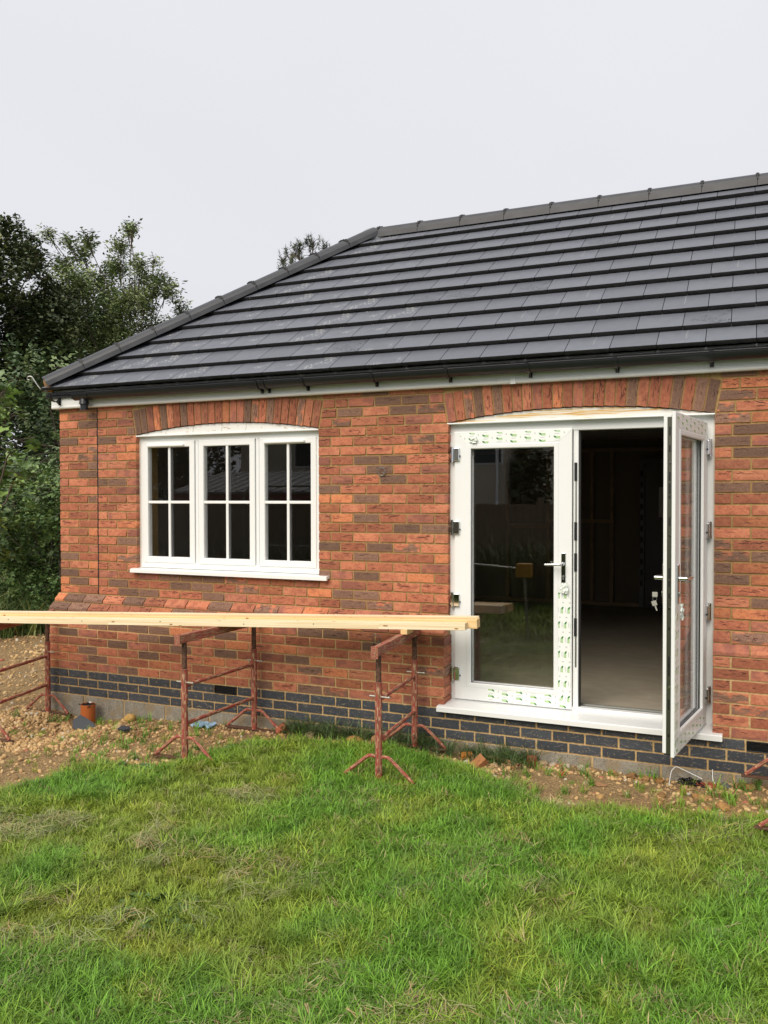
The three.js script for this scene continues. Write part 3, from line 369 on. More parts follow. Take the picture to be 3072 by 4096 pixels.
// ---- casement window
const glassPane = (x0, x1, y0, y1, z) => box(x0, x1, y0, y1, z - 0.002, z + 0.002);
{
  const w = new THREE.Group(); w.name = 'window'; tag(w, 'white three-light casement window with cross glazing bars'); house.add(w);
  const zf = -0.052, X0 = 0.872, X1 = 2.684, Y0 = 1.306, Y1 = 2.462;
  const fr = []; fr.push(frameGeo(X0, X1, Y0, Y1, 0.042, 0.03, 0.042, 0.042, 0.07).translate(0, 0, zf));
  for (const [a, b] of [[1.4725, 1.5025], [2.0775, 2.1075]]) fr.push(rbox(a, b, Y0 + 0.043, Y1 - 0.043, zf - 0.069, zf - 0.001, 0.004));
  mesh('window_frame', merge(fr), pvcMat, w);
  const lights = [[0.9205, 1.466, 1.199, true], [1.509, 2.071, 1.795, false], [2.114, 2.6475, 2.384, true]];
  for (const [a, b, mx, vent] of lights) { const y0 = 1.3545, y1 = 2.4135, m = 0.04;
    mesh('sash', frameGeo(a, b, y0, y1, m, m, m, m, 0.06, 0.006), pvcMat, w, [0, 0, zf + 0.008]);
    mesh('glazing_bead', frameGeo(a + m - 0.004, b - m + 0.004, y0 + m - 0.004, y1 - m + 0.004, 0.0085, 0.0085, 0.0085, 0.0085, 0.014, 0.003), pvcMat, w, [0, 0, zf + 0.003]);
    const gx0 = a + m, gx1 = b - m, g0 = y0 + m, g1 = y1 - m, my = 1.884, br = 0.012;
    mesh('glazing_bar', rbox(mx - br, mx + br, g0, g1, zf - 0.011, zf + 0.003, 0.005), pvcMat, w); mesh('glazing_bar', rbox(gx0, gx1, my - br, my + br, zf - 0.012, zf + 0.001, 0.005), pvcMat, w);
    for (const [p, q] of [[gx0, mx], [mx, gx1]]) for (const [r, s] of [[g0, my], [my, g1]]) mesh('pane', glassPane(p, q, r, s, zf - 0.015), glassMat, w);
    for (const xx of [gx0, gx1]) mesh('spacer_bar', box(xx - 0.006, xx + 0.006, g0, g1, zf - 0.042, zf - 0.028), blackMat, w);
    mesh('spacer_bar', box(mx - 0.01, mx + 0.01, g0, g1, zf - 0.046, zf - 0.03), greyPlastic, w);
    if (vent) mesh('trickle_vent', rbox(a + 0.055, b - 0.1, y1 - 0.047, y1 - 0.024, zf + 0.006, zf + 0.03, 0.008), pvcMat, w);
  }
  mesh('window_sill', extrudeX([[zf + 0.004, 1.305], [0.046, 1.3], [0.05, 1.296], [0.05, 1.268], [0.03, 1.268], [0.03, 1.28], [zf + 0.004, 1.28]], 0.846, 2.784), pvcMat, w);
  { const s = new THREE.Shape(); s.moveTo(X0, Y1 + 0.003); for (let k = 0; k <= 20; k++) { const a = lerp(-WIN.th, WIN.th, k / 20); s.lineTo(clamp(WIN.xc + (WIN.R - 0.003) * Math.sin(a), X0, X1), WIN.yc + (WIN.R - 0.003) * Math.cos(a)); } s.lineTo(X1, Y1 + 0.003); s.closePath();
    const g = new THREE.ExtrudeGeometry(s, { depth: 0.03, bevelEnabled: false }).translate(0, 0, -0.05), uv = g.attributes.uv; for (let i = 0; i < uv.count; i++) uv.setXY(i, (uv.getX(i) - X0) / 1.82, (uv.getY(i) - 2.45) / 0.12); mesh('arch_infill', g, scuffMat, w);
    mesh('head_drip', rbox(X0 - 0.004, X1 + 0.004, Y1 - 0.004, Y1 + 0.007, zf - 0.03, -0.004, 0.003), pvcMat, w); }
  mesh('sealant', frameGeo(WIN.x0 - 0.005, WIN.x1 + 0.005, Y0 - 0.02, Y1, 0.012, 0.012, 0.002, 0.002, 0.02, 0.003), siliconeMat, w, [0, 0, zf + 0.004]);
}
// ---- french doors
const DZ = -0.062, DB = 0.418, DT = 2.468;
{
  const f = new THREE.Group(); f.name = 'door_frame'; tag(f, 'white door frame with stained arched head board'); house.add(f);
  mesh('frame', frameGeo(3.77, 5.614, 0.395, DT, 0.062, 0.062, 0.062, 0.03, 0.07, 0.005), pvcMat, f, [0, 0, DZ]);
  mesh('threshold', merge([box(3.832, 5.552, 0.4, 0.43, DZ - 0.14, DZ - 0.02), box(3.832, 5.552, 0.43, 0.437, DZ - 0.06, DZ - 0.05), box(3.832, 5.552, 0.43, 0.44, DZ - 0.12, DZ - 0.11)]), steelMat, f);
  mesh('door_sill', extrudeX([[DZ + 0.006, 0.41], [0.155, 0.399], [0.166, 0.393], [0.166, 0.361], [0.13, 0.361], [0.13, 0.378], [DZ - 0.2, 0.378], [DZ - 0.2, 0.398], [DZ + 0.006, 0.398]], 3.742, 5.678), pvcMat, f);
  const s = new THREE.Shape(), X0 = 3.77, X1 = 5.614; s.moveTo(X0, DT + 0.003); for (let k = 0; k <= 20; k++) { const a = lerp(-DOOR.th, DOOR.th, k / 20); s.lineTo(clamp(DOOR.xc + (DOOR.R - 0.003) * Math.sin(a), X0, X1), DOOR.yc + (DOOR.R - 0.003) * Math.cos(a)); } s.lineTo(X1, DT + 0.003); s.closePath();
  const g = new THREE.ExtrudeGeometry(s, { depth: 0.03, bevelEnabled: false }).translate(0, 0, -0.05), uv = g.attributes.uv; for (let i = 0; i < uv.count; i++) uv.setXY(i, (uv.getX(i) - X0) / 1.85, (uv.getY(i) - 2.46) / 0.11); mesh('arch_infill', g, stainMat, f);
  mesh('head_drip', rbox(X0 - 0.004, X1 + 0.004, DT - 0.004, DT + 0.007, DZ - 0.03, -0.004, 0.003), pvcMat, f);
  for (const [a, b] of [[3.764, 3.776], [5.608, 5.621]]) mesh('sealant', box(a, b, 0.41, DT, DZ - 0.01, DZ + 0.006), siliconeMat, f);
}
const planeUV = (pts, z) => { const s = new THREE.Shape(pts.map((p) => new THREE.Vector2(...p))); const g = new THREE.ExtrudeGeometry(s, { depth: 0.0012, bevelEnabled: false }); return g.translate(0, 0, z); };
const rotUV = (g, a) => { const uv = g.attributes.uv, c = Math.cos(a), s = Math.sin(a); for (let i = 0; i < uv.count; i++) { const x = uv.getX(i), y = uv.getY(i); uv.setXY(i, x * c - y * s, x * s + y * c); } return g; };
function crumple(w, h, s, mat, name, parent, pos, rot) { const r = rng(s), g = new THREE.PlaneGeometry(w, h, 7, 7), p = g.attributes.position; for (let i = 0; i < p.count; i++) p.setXYZ(i, p.getX(i) * (0.75 + 0.5 * r()), p.getY(i) * (0.8 + 0.4 * r()), r() * 0.02); g.computeVertexNormals(); const b = g.clone().translate(0, 0, -0.0015); return mesh(name, merge([g, b]), mat, parent, pos, rot); }
// a leaf hung on its hinge edge: x runs from the hinge edge (0) to the free edge (dir * w); outer face at z = 0
function leaf(dir, w, h, label) {
  const d = new THREE.Group(); d.name = 'door'; tag(d, label); const X = (a, b) => dir > 0 ? [a, b] : [-b, -a], m = 0.113;
  mesh('door_leaf', merge([frameGeo(...X(0, w), 0, h, m, m, m, m, 0.022, 0.005), frameGeo(...X(0.014, w - 0.018), 0.014, h - 0.014, 0.096, 0.096, 0.096, 0.096, 0.05, 0.003).translate(0, 0, -0.0221)]), pvcMat, d);
  mesh('glazing_bead', frameGeo(...X(m - 0.02, w - m + 0.02), m - 0.02, h - m + 0.02, 0.022, 0.022, 0.022, 0.022, 0.02, 0.007), pvcMat, d, [0, 0, -0.0015 + 0.005]);
  mesh('gasket', frameGeo(...X(m + 0.001, w - m - 0.001), m + 0.001, h - m - 0.001, 0.007, 0.007, 0.007, 0.007, 0.012, 0.001), blackMat, d, [0, 0, -0.014]);
  mesh('pane', glassPane(...X(m, w - m), m, h - m, -0.03), glassMat, d); mesh('pane', glassPane(...X(m, w - m), m, h - m, -0.052), glassMat, d);
  mesh('spacer_bar', frameGeo(...X(m, w - m), m, h - m, 0.008, 0.008, 0.008, 0.008, 0.014, 0.001), greyPlastic, d, [0, 0, -0.034]);
  mesh('inner_bead', frameGeo(...X(m - 0.01, w - m + 0.01), m - 0.01, h - m + 0.01, 0.018, 0.018, 0.018, 0.018, 0.016, 0.005), pvcMat, d, [0, 0, -0.056]);
  // flag hinges with chrome covers
  for (const y of [0.19, 0.74, 1.28, 1.825]) { const hg = mesh('hinge', rbox(...X(-0.002, 0.044), y - 0.05, y + 0.05, 0.001, 0.02, 0.007), chromeMat, d); mesh('knuckle', merge([new THREE.CylinderGeometry(0.0095, 0.0095, 0.1, 14), new THREE.CylinderGeometry(0.0105, 0.0105, 0.022, 14).translate(0, 0.046, 0), new THREE.CylinderGeometry(0.0105, 0.0105, 0.022, 14).translate(0, -0.046, 0)]), chromeMat, hg, [dir * -0.012, y, 0.016]); mesh('frame_plate', rbox(...X(-0.034, -0.006), y - 0.04, y + 0.04, 0.0005, 0.008, 0.003), chromeMat, hg); mesh('grub_screw', box(...X(0.043, 0.05), y - 0.018, y - 0.008, 0.004, 0.014), blackMat, hg); }
  return d;
}
const leverGeo = (dir, out) => merge([new THREE.CylinderGeometry(0.011, 0.012, 0.05, 14).rotateX(Math.PI / 2).translate(0, 0, out * 0.025), tube([[0, 0, out * 0.046], [dir * 0.02, 0, out * 0.056], [dir * 0.06, 0.001, out * 0.056], [dir * 0.118, -0.002, out * 0.05]], 0.0095, 24, 12), new THREE.SphereGeometry(0.0098, 12, 8).translate(dir * 0.118, -0.002, out * 0.05)]);
function handle(d, x, y, dir, out, z) { const p = mesh('handle_plate', rbox(x - 0.016, x + 0.016, y - 0.15, y + 0.082, Math.min(z, z + out * 0.01), Math.max(z, z + out * 0.01), 0.0049), chromeMat, d); mesh('lever', leverGeo(dir, out), chromeMat, p, [x, y, z + out * 0.006]); mesh('lock_cylinder', merge([new THREE.CylinderGeometry(0.0085, 0.0085, 0.008, 14).rotateX(Math.PI / 2).translate(0, 0.006, 0), box(-0.005, 0.005, -0.016, 0.002, -0.004, 0.004)]), steelMat, p, [x, y - 0.092, z + out * 0.011]); }
{ // closed leaf, hinged on the left
  const L = leaf(1, 0.872, 1.992, 'closed glazed door leaf with printed protective film'); L.position.set(3.811, 0.418, -0.042); house.add(L); const w = 0.872, h = 1.992, m = 0.113, z = 0.0003;
  mesh('protective_film', planeUV([[0.03, h - 0.012], [w - 0.006, h - 0.012], [w - m + 0.016, h - m + 0.022], [m - 0.02, h - m + 0.022]], z), filmMat, L);
  mesh('protective_film', rotUV(planeUV([[w - 0.095, 0.095], [w - 0.008, 0.01], [w - 0.008, 0.8], [w - 0.03, 0.842], [w - 0.06, 0.818], [w - 0.095, 0.83]], z), Math.PI / 2), filmMat, L);
  mesh('protective_film', rotUV(planeUV([[0.25, 0.022], [0.262, 0.06], [0.246, 0.094], [w - 0.098, 0.092], [w - 0.012, 0.008], [0.29, 0.008]], z), Math.PI), filmMat, L);
  crumple(0.055, 0.04, 8, filmMat, 'peeled_film', L, [0.155, h - 0.066, 0.008]); crumple(0.05, 0.07, 9, filmMat, 'peeled_film', L, [w - 0.05, 0.86, 0.01]);
  handle(L, w - 0.058, 1.03, -1, 1, 0.001);
  mesh('meeting_stile', rbox(w + 0.003, w + 0.04, 0.012, h - 0.01, -0.075, -0.026, 0.004), pvcMat, L); mesh('stile_gasket', box(w + 0.041, w + 0.052, 0.02, h - 0.02, -0.076, -0.05), blackMat, L);
  mesh('keep_strip', box(w + 0.018, w + 0.03, 0.3, h - 0.25, -0.026, -0.024), steelMat, L); for (const y of [0.52, 0.98, 1.2, 1.62]) mesh('keep', rbox(w + 0.012, w + 0.032, y, y + 0.13, -0.026, -0.018, 0.003), gutterMat, L);
}
const openDoor = leaf(-1, 0.872, 1.992, 'open glazed door leaf swung outward with lock edge showing');
{ const D = openDoor, w = 0.872, h = 1.992, m = 0.113; D.position.set(5.574, 0.424, -0.022); D.rotation.y = 81 * Math.PI / 180; house.add(D);
  mesh('protective_film', planeUV([[-0.03, h - 0.012], [-w + 0.006, h - 0.012], [-w + m - 0.016, h - m + 0.022], [-m + 0.02, h - m + 0.022]], 0.0003), filmMat, D);
  mesh('protective_film', planeUV([[-0.03, 0.012], [-w + 0.012, 0.008], [-w + m - 0.02, m - 0.02], [-m + 0.02, m - 0.02]], 0.0003), filmMat, D);
  mesh('protective_film', rotUV(planeUV([[-w + 0.01, 0.02], [-w + 0.094, 0.095], [-w + 0.094, 0.78], [-w + 0.05, 0.83], [-w + 0.01, 0.8]], 0.0003), Math.PI / 2), filmMat, D);
  crumple(0.05, 0.09, 12, filmMat, 'peeled_film', D, [-w + 0.06, 0.84, 0.018]);
  handle(D, -w + 0.055, 1.03, 1, 1, 0.001); handle(D, -w + 0.055, 1.03, 1, -1, -0.072);
  // lock strip on the free edge
  const fx = -w + 0.0165; mesh('lock_strip', box(fx - 0.0016, fx - 0.0002, 0.012, h - 0.03, -0.05, -0.024), std({ color: 0x6c6d60, metalness: 0.85, roughness: 0.35 }), D);
  for (const [y, l] of [[0.12, 0.02], [0.3, 0.06], [0.5, 0.07], [0.55, 0.06], [0.74, 0.02], [0.93, 0.03], [1.0, 0.035], [1.06, 0.06], [1.36, 0.05], [1.5, 0.02], [1.55, 0.06], [1.62, 0.05], [1.78, 0.04], [1.88, 0.05]]) mesh('lock_slot', box(fx - 0.0026, fx - 0.0016, y - l / 2, y + l / 2, -0.041, -0.031), blackMat, D);
  for (const y of [0.4, 0.86, 1.28, 1.7]) mesh('locking_cam', new THREE.CylinderGeometry(0.005, 0.005, 0.012, 10).rotateZ(Math.PI / 2), chromeMat, D, [fx - 0.007, y, -0.034]);
  mesh('edge_gasket', box(fx - 0.004, fx - 0.001, 0.02, h - 0.02, -0.025, -0.0225), blackMat, D); mesh('edge_gasket', box(-w + 0.012, -w + 0.02, 0.006, 0.012, -0.06, -0.02), blackMat, D);
}
// ---- inside: timber partition and a far door
{ const p = new THREE.Group(); p.name = 'stud_partition'; house.add(p); const z = -6.05;
  for (const x of [2.6, 3.2, 3.82, 4.09, 5.3, 5.9]) mesh('stud', box(x - 0.024, x + 0.024, 0.45, 2.55, z - 0.09, z), studMat, p);
  for (const [a, b, y] of [[2.0, 6.4, 0.425], [2.0, 6.4, 2.575], [3.224, 3.796, 1.58], [3.844, 4.066, 1.58], [2.624, 3.176, 1.5]]) mesh('noggin', box(a, b, y - 0.024, y + 0.024, z - 0.092, z - 0.002), studMat, p);
  mesh('backing_board', box(0.31, XR - 0.31, 0.403, 2.715, z - 0.105, z - 0.094), sheathingMat, p);
  mesh('inner_door_frame', frameGeo(4.47, 5.22, 0.404, 2.44, 0.06, 0.06, 0.05, 0.01, 0.08, 0.004), greyPlastic, house, [0, 0, z + 0.07]);
  const id = mesh('inner_door', rbox(4.54, 5.15, 0.42, 2.38, z - 0.03, z + 0.02, 0.004), std({ color: 0x6e6a64, roughness: 0.5 }), house); mesh('paper_notice', box(4.72, 4.93, 1.64, 2.05, z + 0.021, z + 0.023), std({ color: 0xd8d4c8 }), id);
  for (let k = 0; k < 11; k++) mesh('slot', box(4.487, 4.515, 0.7 + k * 0.15, 0.77 + k * 0.15, z + 0.0705, z + 0.0725), blackMat, id); }
// keys in the inner lock of the open leaf
{ const k = thing('key_bunch', 'small key ring hanging from the lock of the open door', 'keys', null, [5.335, 1.355, 0.78]);
  mesh('key_bow', rbox(-0.028, 0.002, -0.014, 0.014, -0.0015, 0.0015, 0.001), zincMat, k); mesh('key_ring', new THREE.TorusGeometry(0.012, 0.0012, 6, 20).translate(-0.014, -0.026, 0), steelMat, k); mesh('hanging_key', merge([rbox(-0.014, 0.014, -0.014, 0.014, -0.001, 0.001, 0.0008).rotateZ(0.35).translate(-0.016, -0.052, 0), box(-0.004, 0.004, -0.032, 0, -0.001, 0.001).rotateZ(0.35).translate(-0.012, -0.064, 0)]), zincMat, k); }
// cable tails looped on the wall
for (const [x, y, z, r, l] of [[3.243, 2.122, 0.006, 0.03, 'grey cable loop high on the brick wall between window and door'], [3.249, 0.85, PL + 0.006, 0.034, 'grey cable loop low on the brick wall under the planks']]) { const pts = [[0.01, -r * 0.4, -0.03], [0.006, -r * 0.3, 0.004]]; for (let k = 0; k <= 16; k++) { const a = -0.6 + k / 16 * 6.1; pts.push([r * Math.cos(a), r * Math.sin(a) * 1.08, 0.012 + 0.01 * Math.sin(a)]); } top(mesh('cable_loop', tube(pts, 0.0034, 70, 6), greyPlastic, null, [x, y, z]), l, 'cable', 'cable tails left on the wall'); }

// ---------------------------------------------------------------- trestles and planks
function trestle(label, back, front, yb, yf, sleeve, rail, br, pos) { // back / front: [x, z] of the two posts; yb / yf ground there
  const t = thing('trestle', label, 'trestle', 'adjustable steel trestles along the house wall', [back[0], 0, back[1]]);
  const F = [front[0] - back[0], front[1] - back[1]], len = Math.hypot(...F), ux = F[0] / len, uz = F[1] / len;
  const railY = rail - 0.03, at = (k, y) => [F[0] * k, y, F[1] * k];
  for (const [k, y0] of [[0, yb], [1, yf]]) {
    mesh('post', bar(at(k, y0), at(k, sleeve), 0.0235, 14), rustMat, t); mesh('inner_tube', bar(at(k, sleeve - 0.05), at(k, railY - 0.028), 0.0185, 12), tubeMat, t);
    mesh('collar', new THREE.TorusGeometry(0.0235, 0.003, 6, 16).rotateX(Math.PI / 2), rustMat, t, at(k, sleeve));
    const jy = y0 + 0.155, p = at(k, jy);
    for (const s of [-1, 1]) mesh('foot_leg', tube([[p[0], jy - 0.004, p[2]], [p[0] + s * 0.06, jy, p[2]], [p[0] + s * 0.095, jy - 0.02, p[2]], [p[0] + s * 0.245, y0 + 0.012, p[2] + 0.01]], 0.0125, 18, 8), rustMat, t);
    mesh('foot_bar', rbox(p[0] - 0.27, p[0] + 0.27, y0 - 0.006, y0 + 0.008, p[2] - 0.016, p[2] + 0.018, 0.003), tubeMat, t);
    const py = sleeve - 0.09; mesh('pin', bar([p[0] - 0.06, py, p[2] + 0.004], [p[0] + 0.075, py - 0.002, p[2] + 0.004], 0.0055, 8), zincMat, t); mesh('pin_head', new THREE.CylinderGeometry(0.009, 0.009, 0.008, 8).rotateZ(Math.PI / 2), zincMat, t, [p[0] + 0.075, py - 0.002, p[2] + 0.004]);
  }
  for (const y of br) mesh('brace', bar(at(0.02, y), at(0.98, y + (yf - yb) * 0.6), 0.014, 10), rustMat, t);
  const a = -Math.atan2(uz, ux), rl = rbox(-0.07, len + 0.07, -0.03, 0.03, -0.022, 0.022, 0.003).rotateY(a).translate(0, railY, 0); const top_ = mesh('top_rail', rl, rustMat, t);
  for (const k of [-0.074, len + 0.074]) mesh('end_plate', rbox(-0.004, 0.004, -0.045, 0.036, -0.024, 0.024, 0.002).rotateY(a).translate(ux * k, railY, uz * k), rustMat, top_);
  return t;
}
trestle('rusty red trestle standing at the bare house corner beside the drain pipe', [0.035, 0.2], [0.235, 1.03], -0.01, -0.0, 0.627, 0.903, [0.24, 0.5]);
trestle('rusty red trestle holding the planks beneath the casement window', [2.21, 0.2], [2.18, 1.06], 0.072, 0.078, 0.715, 0.965, [0.325, 0.595]);
trestle('rusty red trestle with a wood packing block beside the closed door leaf', [3.592, 0.215], [3.65, 1.0], 0.103, 0.105, 0.738, 0.975, [0.36, 0.62]);
trestle('rusty red trestle cut off past the open door leaf and air brick', [6.06, 0.215], [6.13, 1.0], 0.178, 0.15, 0.8, 1.04, [0.42, 0.68]);
const plankY = (x) => 0.966 + (x - 2.2) * 0.0297, plankZ = (x) => 0.496 + (4.07 - x) * 0.1113;
function plank(name, x0, x1, off, w, h, mat, label) { // off: distance of the front edge behind the front plank's front face
  const L = (x1 - x0) * 1.0065, g = rbox(-L / 2, L / 2, 0, h, -off - w, -off, 0.003), uv = g.attributes.uv, p = g.attributes.position, n = g.attributes.normal, dx = hash(Math.round(off * 999), 2, 5) * 4;
  for (let i = 0; i < uv.count; i++) Math.abs(n.getX(i)) > 0.7 ? uv.setXY(i, 0.3 + p.getY(i) * 0.4, p.getZ(i) * 6) : uv.setXY(i, (p.getX(i) + dx) / 2.2, (Math.abs(n.getY(i)) > 0.5 ? p.getZ(i) : p.getY(i) + 0.4) / 0.13);
  const xm = (x0 + x1) / 2, m = mesh(name, g, mat, null, [xm, plankY(xm), plankZ(xm)]); m.rotation.order = 'YZX'; m.rotation.y = Math.atan(0.1113); m.rotation.z = Math.atan(0.0297); return top(m, label, 'plank', 'sawn timber planks laid across the trestles');
}
const frontPlank = plank('timber_plank', -1.4, 4.07, 0, 0.082, 0.047, pineMat, 'pale sawn plank at the outer edge of the trestle tops');
for (const [x, y] of [[-1.9, 0.02], [-1.52, 0.018], [-1.0, 0.03], [-0.3, 0.026], [0.4, 0.032], [1.1, 0.022], [1.65, 0.03], [2.2, 0.024]]) mesh('screw_head', new THREE.CylinderGeometry(0.0042, 0.0042, 0.002, 10).rotateX(Math.PI / 2), std({ color: 0x4a3a2c, roughness: 0.7 }), frontPlank, [x, y, 0.0003]);
plank('timber_plank', -1.3, 4.135, 0.086, 0.112, 0.062, amberMat, 'amber sawn plank lying in the middle of the three planks');
plank('timber_plank', -1.45, 4.115, 0.202, 0.088, 0.062, pineMat, 'pale sawn plank on the side of the house wall');
top(mesh('packing_block', rbox(-0.024, 0.024, 0, 0.036, -0.06, 0.06, 0.002), amberMat, null, [3.64, 0.9755, plankZ(3.64) - 0.06]), 'small wood packing block between trestle rail and planks', 'wood block');

// ---------------------------------------------------------------- things on the bare soil
const rockGeo = (s, sx = 1, sy = 0.6, sz = 0.8, rough = 0.35, det = 2) => { const g = new THREE.IcosahedronGeometry(1, det), p = g.attributes.position; for (let i = 0; i < p.count; i++) { const x = p.getX(i), y = p.getY(i), z = p.getZ(i), k = 1 + rough * (fbm(x * 1.4 + s * 3.1 + 9, y * 1.4 + z * 1.7 + s, s, 3) - 0.5) * 2; p.setXYZ(i, x * k * sx, y * k * sy, z * k * sz); } g.computeVertexNormals(); return g; };
const stoneTex = grain(256, 256, 20, 20, [196, 190, 180], [250, 246, 238], 151);
const stoneMat = (c) => std({ color: c, map: stoneTex, roughness: 0.95 });
const put = (name, geo, mat, x, z, dy, label, cat, rot, group) => top(mesh(name, geo, mat, null, [x, groundY(x, z) + dy, z], rot), label, cat, group);
{ const px = 0.53, pz = 0.235, g = groundY(px, pz), p = thing('drain_pipe', 'orange clay-coloured drain pipe stub standing in the soil by the wall', 'drain pipe', null, [px, g, pz]); p.rotation.z = -0.02;
  mesh('pipe', new THREE.LatheGeometry([[0.057, -0.1], [0.062, -0.1], [0.062, 0.176], [0.0615, 0.179], [0.058, 0.179], [0.057, 0.1]].map((q) => new THREE.Vector2(...q)), 28), std({ color: 0xb3612c, roughness: 0.5 }), p); crumple(0.11, 0.1, 21, blackMat, 'plastic_liner', p, [0, 0.165, 0], [-1.57, 0, 0]); mesh('paper_scrap', rockGeo(4, 0.014, 0.006, 0.01), pvcMat, p, [0.005, 0.19, -0.02]); }
{ const s = new THREE.Shape([[-0.12, -0.01], [-0.07, -0.07], [0.06, -0.075], [0.11, -0.055], [0.115, 0.0], [0.07, 0.04], [-0.02, 0.055], [-0.1, 0.06]].map((q) => new THREE.Vector2(...q))); put('slate_offcut', new THREE.ExtrudeGeometry(s, { depth: 0.006, bevelEnabled: true, bevelSize: 0.002, bevelThickness: 0.002, bevelSegments: 1 }), std({ color: 0x3b4046, roughness: 0.6 }), 0.68, 0.43, 0.04, 'dark grey roof slate offcut leaning by the drain pipe', 'slate', [-0.95, 0.25, -0.12]); }
put('stone', rockGeo(11, 0.052, 0.04, 0.04, 0.25), stoneMat(0xc9a665), 0.96, 0.2, 0.03, 'smooth yellow stone against the concrete block footing', 'stone', [0, 0.4, 0.2]);
put('slate_chip', new THREE.ExtrudeGeometry(new THREE.Shape([[-0.045, -0.02], [0.01, -0.028], [0.05, 0], [0.03, 0.02], [-0.03, 0.022]].map((q) => new THREE.Vector2(...q))), { depth: 0.022, bevelEnabled: true, bevelSize: 0.003, bevelThickness: 0.003, bevelSegments: 1 }), std({ color: 0x33383f, roughness: 0.7 }), 1.2, 0.54, 0.022, 'dark blue brick chip lying alone on the sandy soil', 'brick chip', [-1.3, 0.1, 0.2]);
crumpleTop();
function crumpleTop() { const r = rng(31), g = new THREE.PlaneGeometry(0.2, 0.1, 14, 8), p = g.attributes.position; for (let i = 0; i < p.count; i++) p.setXYZ(i, p.getX(i) * (0.85 + 0.3 * r()), p.getY(i) * (0.85 + 0.3 * r()), r() * 0.035); g.rotateX(-Math.PI / 2); g.computeVertexNormals(); const m = mesh('plastic_scrap', merge([g, g.clone().translate(0, -0.0015, 0)]), std({ color: 0x86a4bd, roughness: 0.4 }), null, [1.76, groundY(1.76, 0.24) + 0.006, 0.24]); top(m, 'crumpled blue plastic sheet scrap behind the trestle foot', 'plastic'); }
const chunk = (w, h, d, s) => { const g = new RoundedBoxGeometry(w, h, d, 3, 0.006), p = g.attributes.position; for (let i = 0; i < p.count; i++) { const k = 0.012 * (fbm(p.getX(i) * 40 + s, p.getY(i) * 40 + p.getZ(i) * 31, s, 2) - 0.5); p.setXYZ(i, p.getX(i) + k, p.getY(i) + k, p.getZ(i) - k); } g.computeVertexNormals(); return g; };
put('brick_lump', chunk(0.09, 0.065, 0.07, 2), stoneMat(0xb4674e), 2.47, 0.2, 0.025, 'broken red brick lump beside the middle trestle foot', 'brick piece', [0.5, 0.6, 0.3]);
put('stone', rockGeo(14, 0.085, 0.035, 0.05, 0.3), stoneMat(0xb98a55), 3.13, 0.27, 0.02, 'long flat tan stone half buried in grass by the footing', 'stone', [0, -0.5, 0.1]);
put('stone', rockGeo(15, 0.055, 0.04, 0.045, 0.25), stoneMat(0xb58a64), 3.3, 0.23, 0.03, 'rounded brown stone behind the trestle post', 'stone');
put('brick_lump', chunk(0.1, 0.06, 0.065, 7), stoneMat(0xb07c52), 4.13, 0.37, 0.026, 'tan cut brick corner with a pointed face on the soil', 'brick piece', [0.35, 0.9, 0.35]);
put('brick_lump', chunk(0.075, 0.036, 0.05, 9), stoneMat(0xd9913e), 3.985, 0.2, 0.018, 'bright orange lump of foam beside the trestle foot', 'foam lump', [0.2, 0.3, 0]);
put('brick_lump', chunk(0.065, 0.075, 0.05, 12), stoneMat(0x9c5e40), 4.462, 0.205, 0.026, 'upright brown brick end leaning on the footing', 'brick piece', [0.2, 0.2, 0.06]);
put('wood_stick', tube([[-0.14, 0.01, 0], [-0.05, 0.018, 0.01], [0.05, 0.012, -0.01], [0.14, 0.012, 0.02]], 0.011, 16, 6), std({ color: 0x9b7450, roughness: 0.9 }), 4.26, 0.21, 0.0, 'weathered brown wood stick lying on the soil', 'stick', [0, -0.35, 0]);
put('wood_stick', tube([[-0.17, 0.008, 0], [0, 0.014, 0.012], [0.16, 0.006, -0.01]], 0.007, 16, 6), std({ color: 0x8a6a4c, roughness: 0.9 }), 4.05, 0.5, 0.0, 'thin grey twig at the edge of the lawn', 'stick', [0, -0.85, 0]);
for (const [x, z, s, c, l] of [[4.52, 0.17, 0.045, 0xb6a184, 'large pale tan stone next to the upright brick end'], [4.6, 0.16, 0.034, 0xbfb5a6, 'white flint stone beside the large pale stone'], [4.69, 0.17, 0.04, 0xc4b9aa, 'white chalky stone in the middle of the rubble'], [4.79, 0.165, 0.046, 0xbcb2a2, 'largest white stone below the door sill'], [4.58, 0.27, 0.03, 0xc2b8aa, 'small white stone in front of the rubble row'], [4.69, 0.34, 0.036, 0xa8543e, 'red brick chip out on the bare soil'], [4.95, 0.42, 0.055, 0xb08a68, 'flat tan stone slab out on bare soil'], [5.0, 0.17, 0.045, 0xa88458, 'ochre stone under the meeting of the doors'], [5.12, 0.17, 0.05, 0x9c7850, 'brown sandstone piece under the open leaf'], [5.21, 0.19, 0.05, 0xb08c5e, 'yellow brown stone under the open leaf'], [5.3, 0.18, 0.045, 0xa57a4c, 'dark ochre stone left of the cable scraps'], [5.62, 0.19, 0.042, 0xb05a42, 'round red brick pebble by the footing'], [5.71, 0.185, 0.05, 0x6d7076, 'flat grey slate chip by the round red pebble'], [5.55, 0.2, 0.04, 0x9a4a38, 'angular red brick shard near the cable scraps'], [5.82, 0.19, 0.05, 0xae8656, 'ochre stone at the base of the footing past the pebble'], [5.45, 0.35, 0.045, 0xac8a5e, 'tan stone lying ahead of the cable scraps']]) put('stone', rockGeo(Math.round(x * 100), s * 0.85, s * (l.startsWith('flat') ? 0.2 : 0.45), s * 0.62, 0.45), stoneMat(c), x, z, s * 0.15, l, 'stone', [0, x * 7, 0.15]);
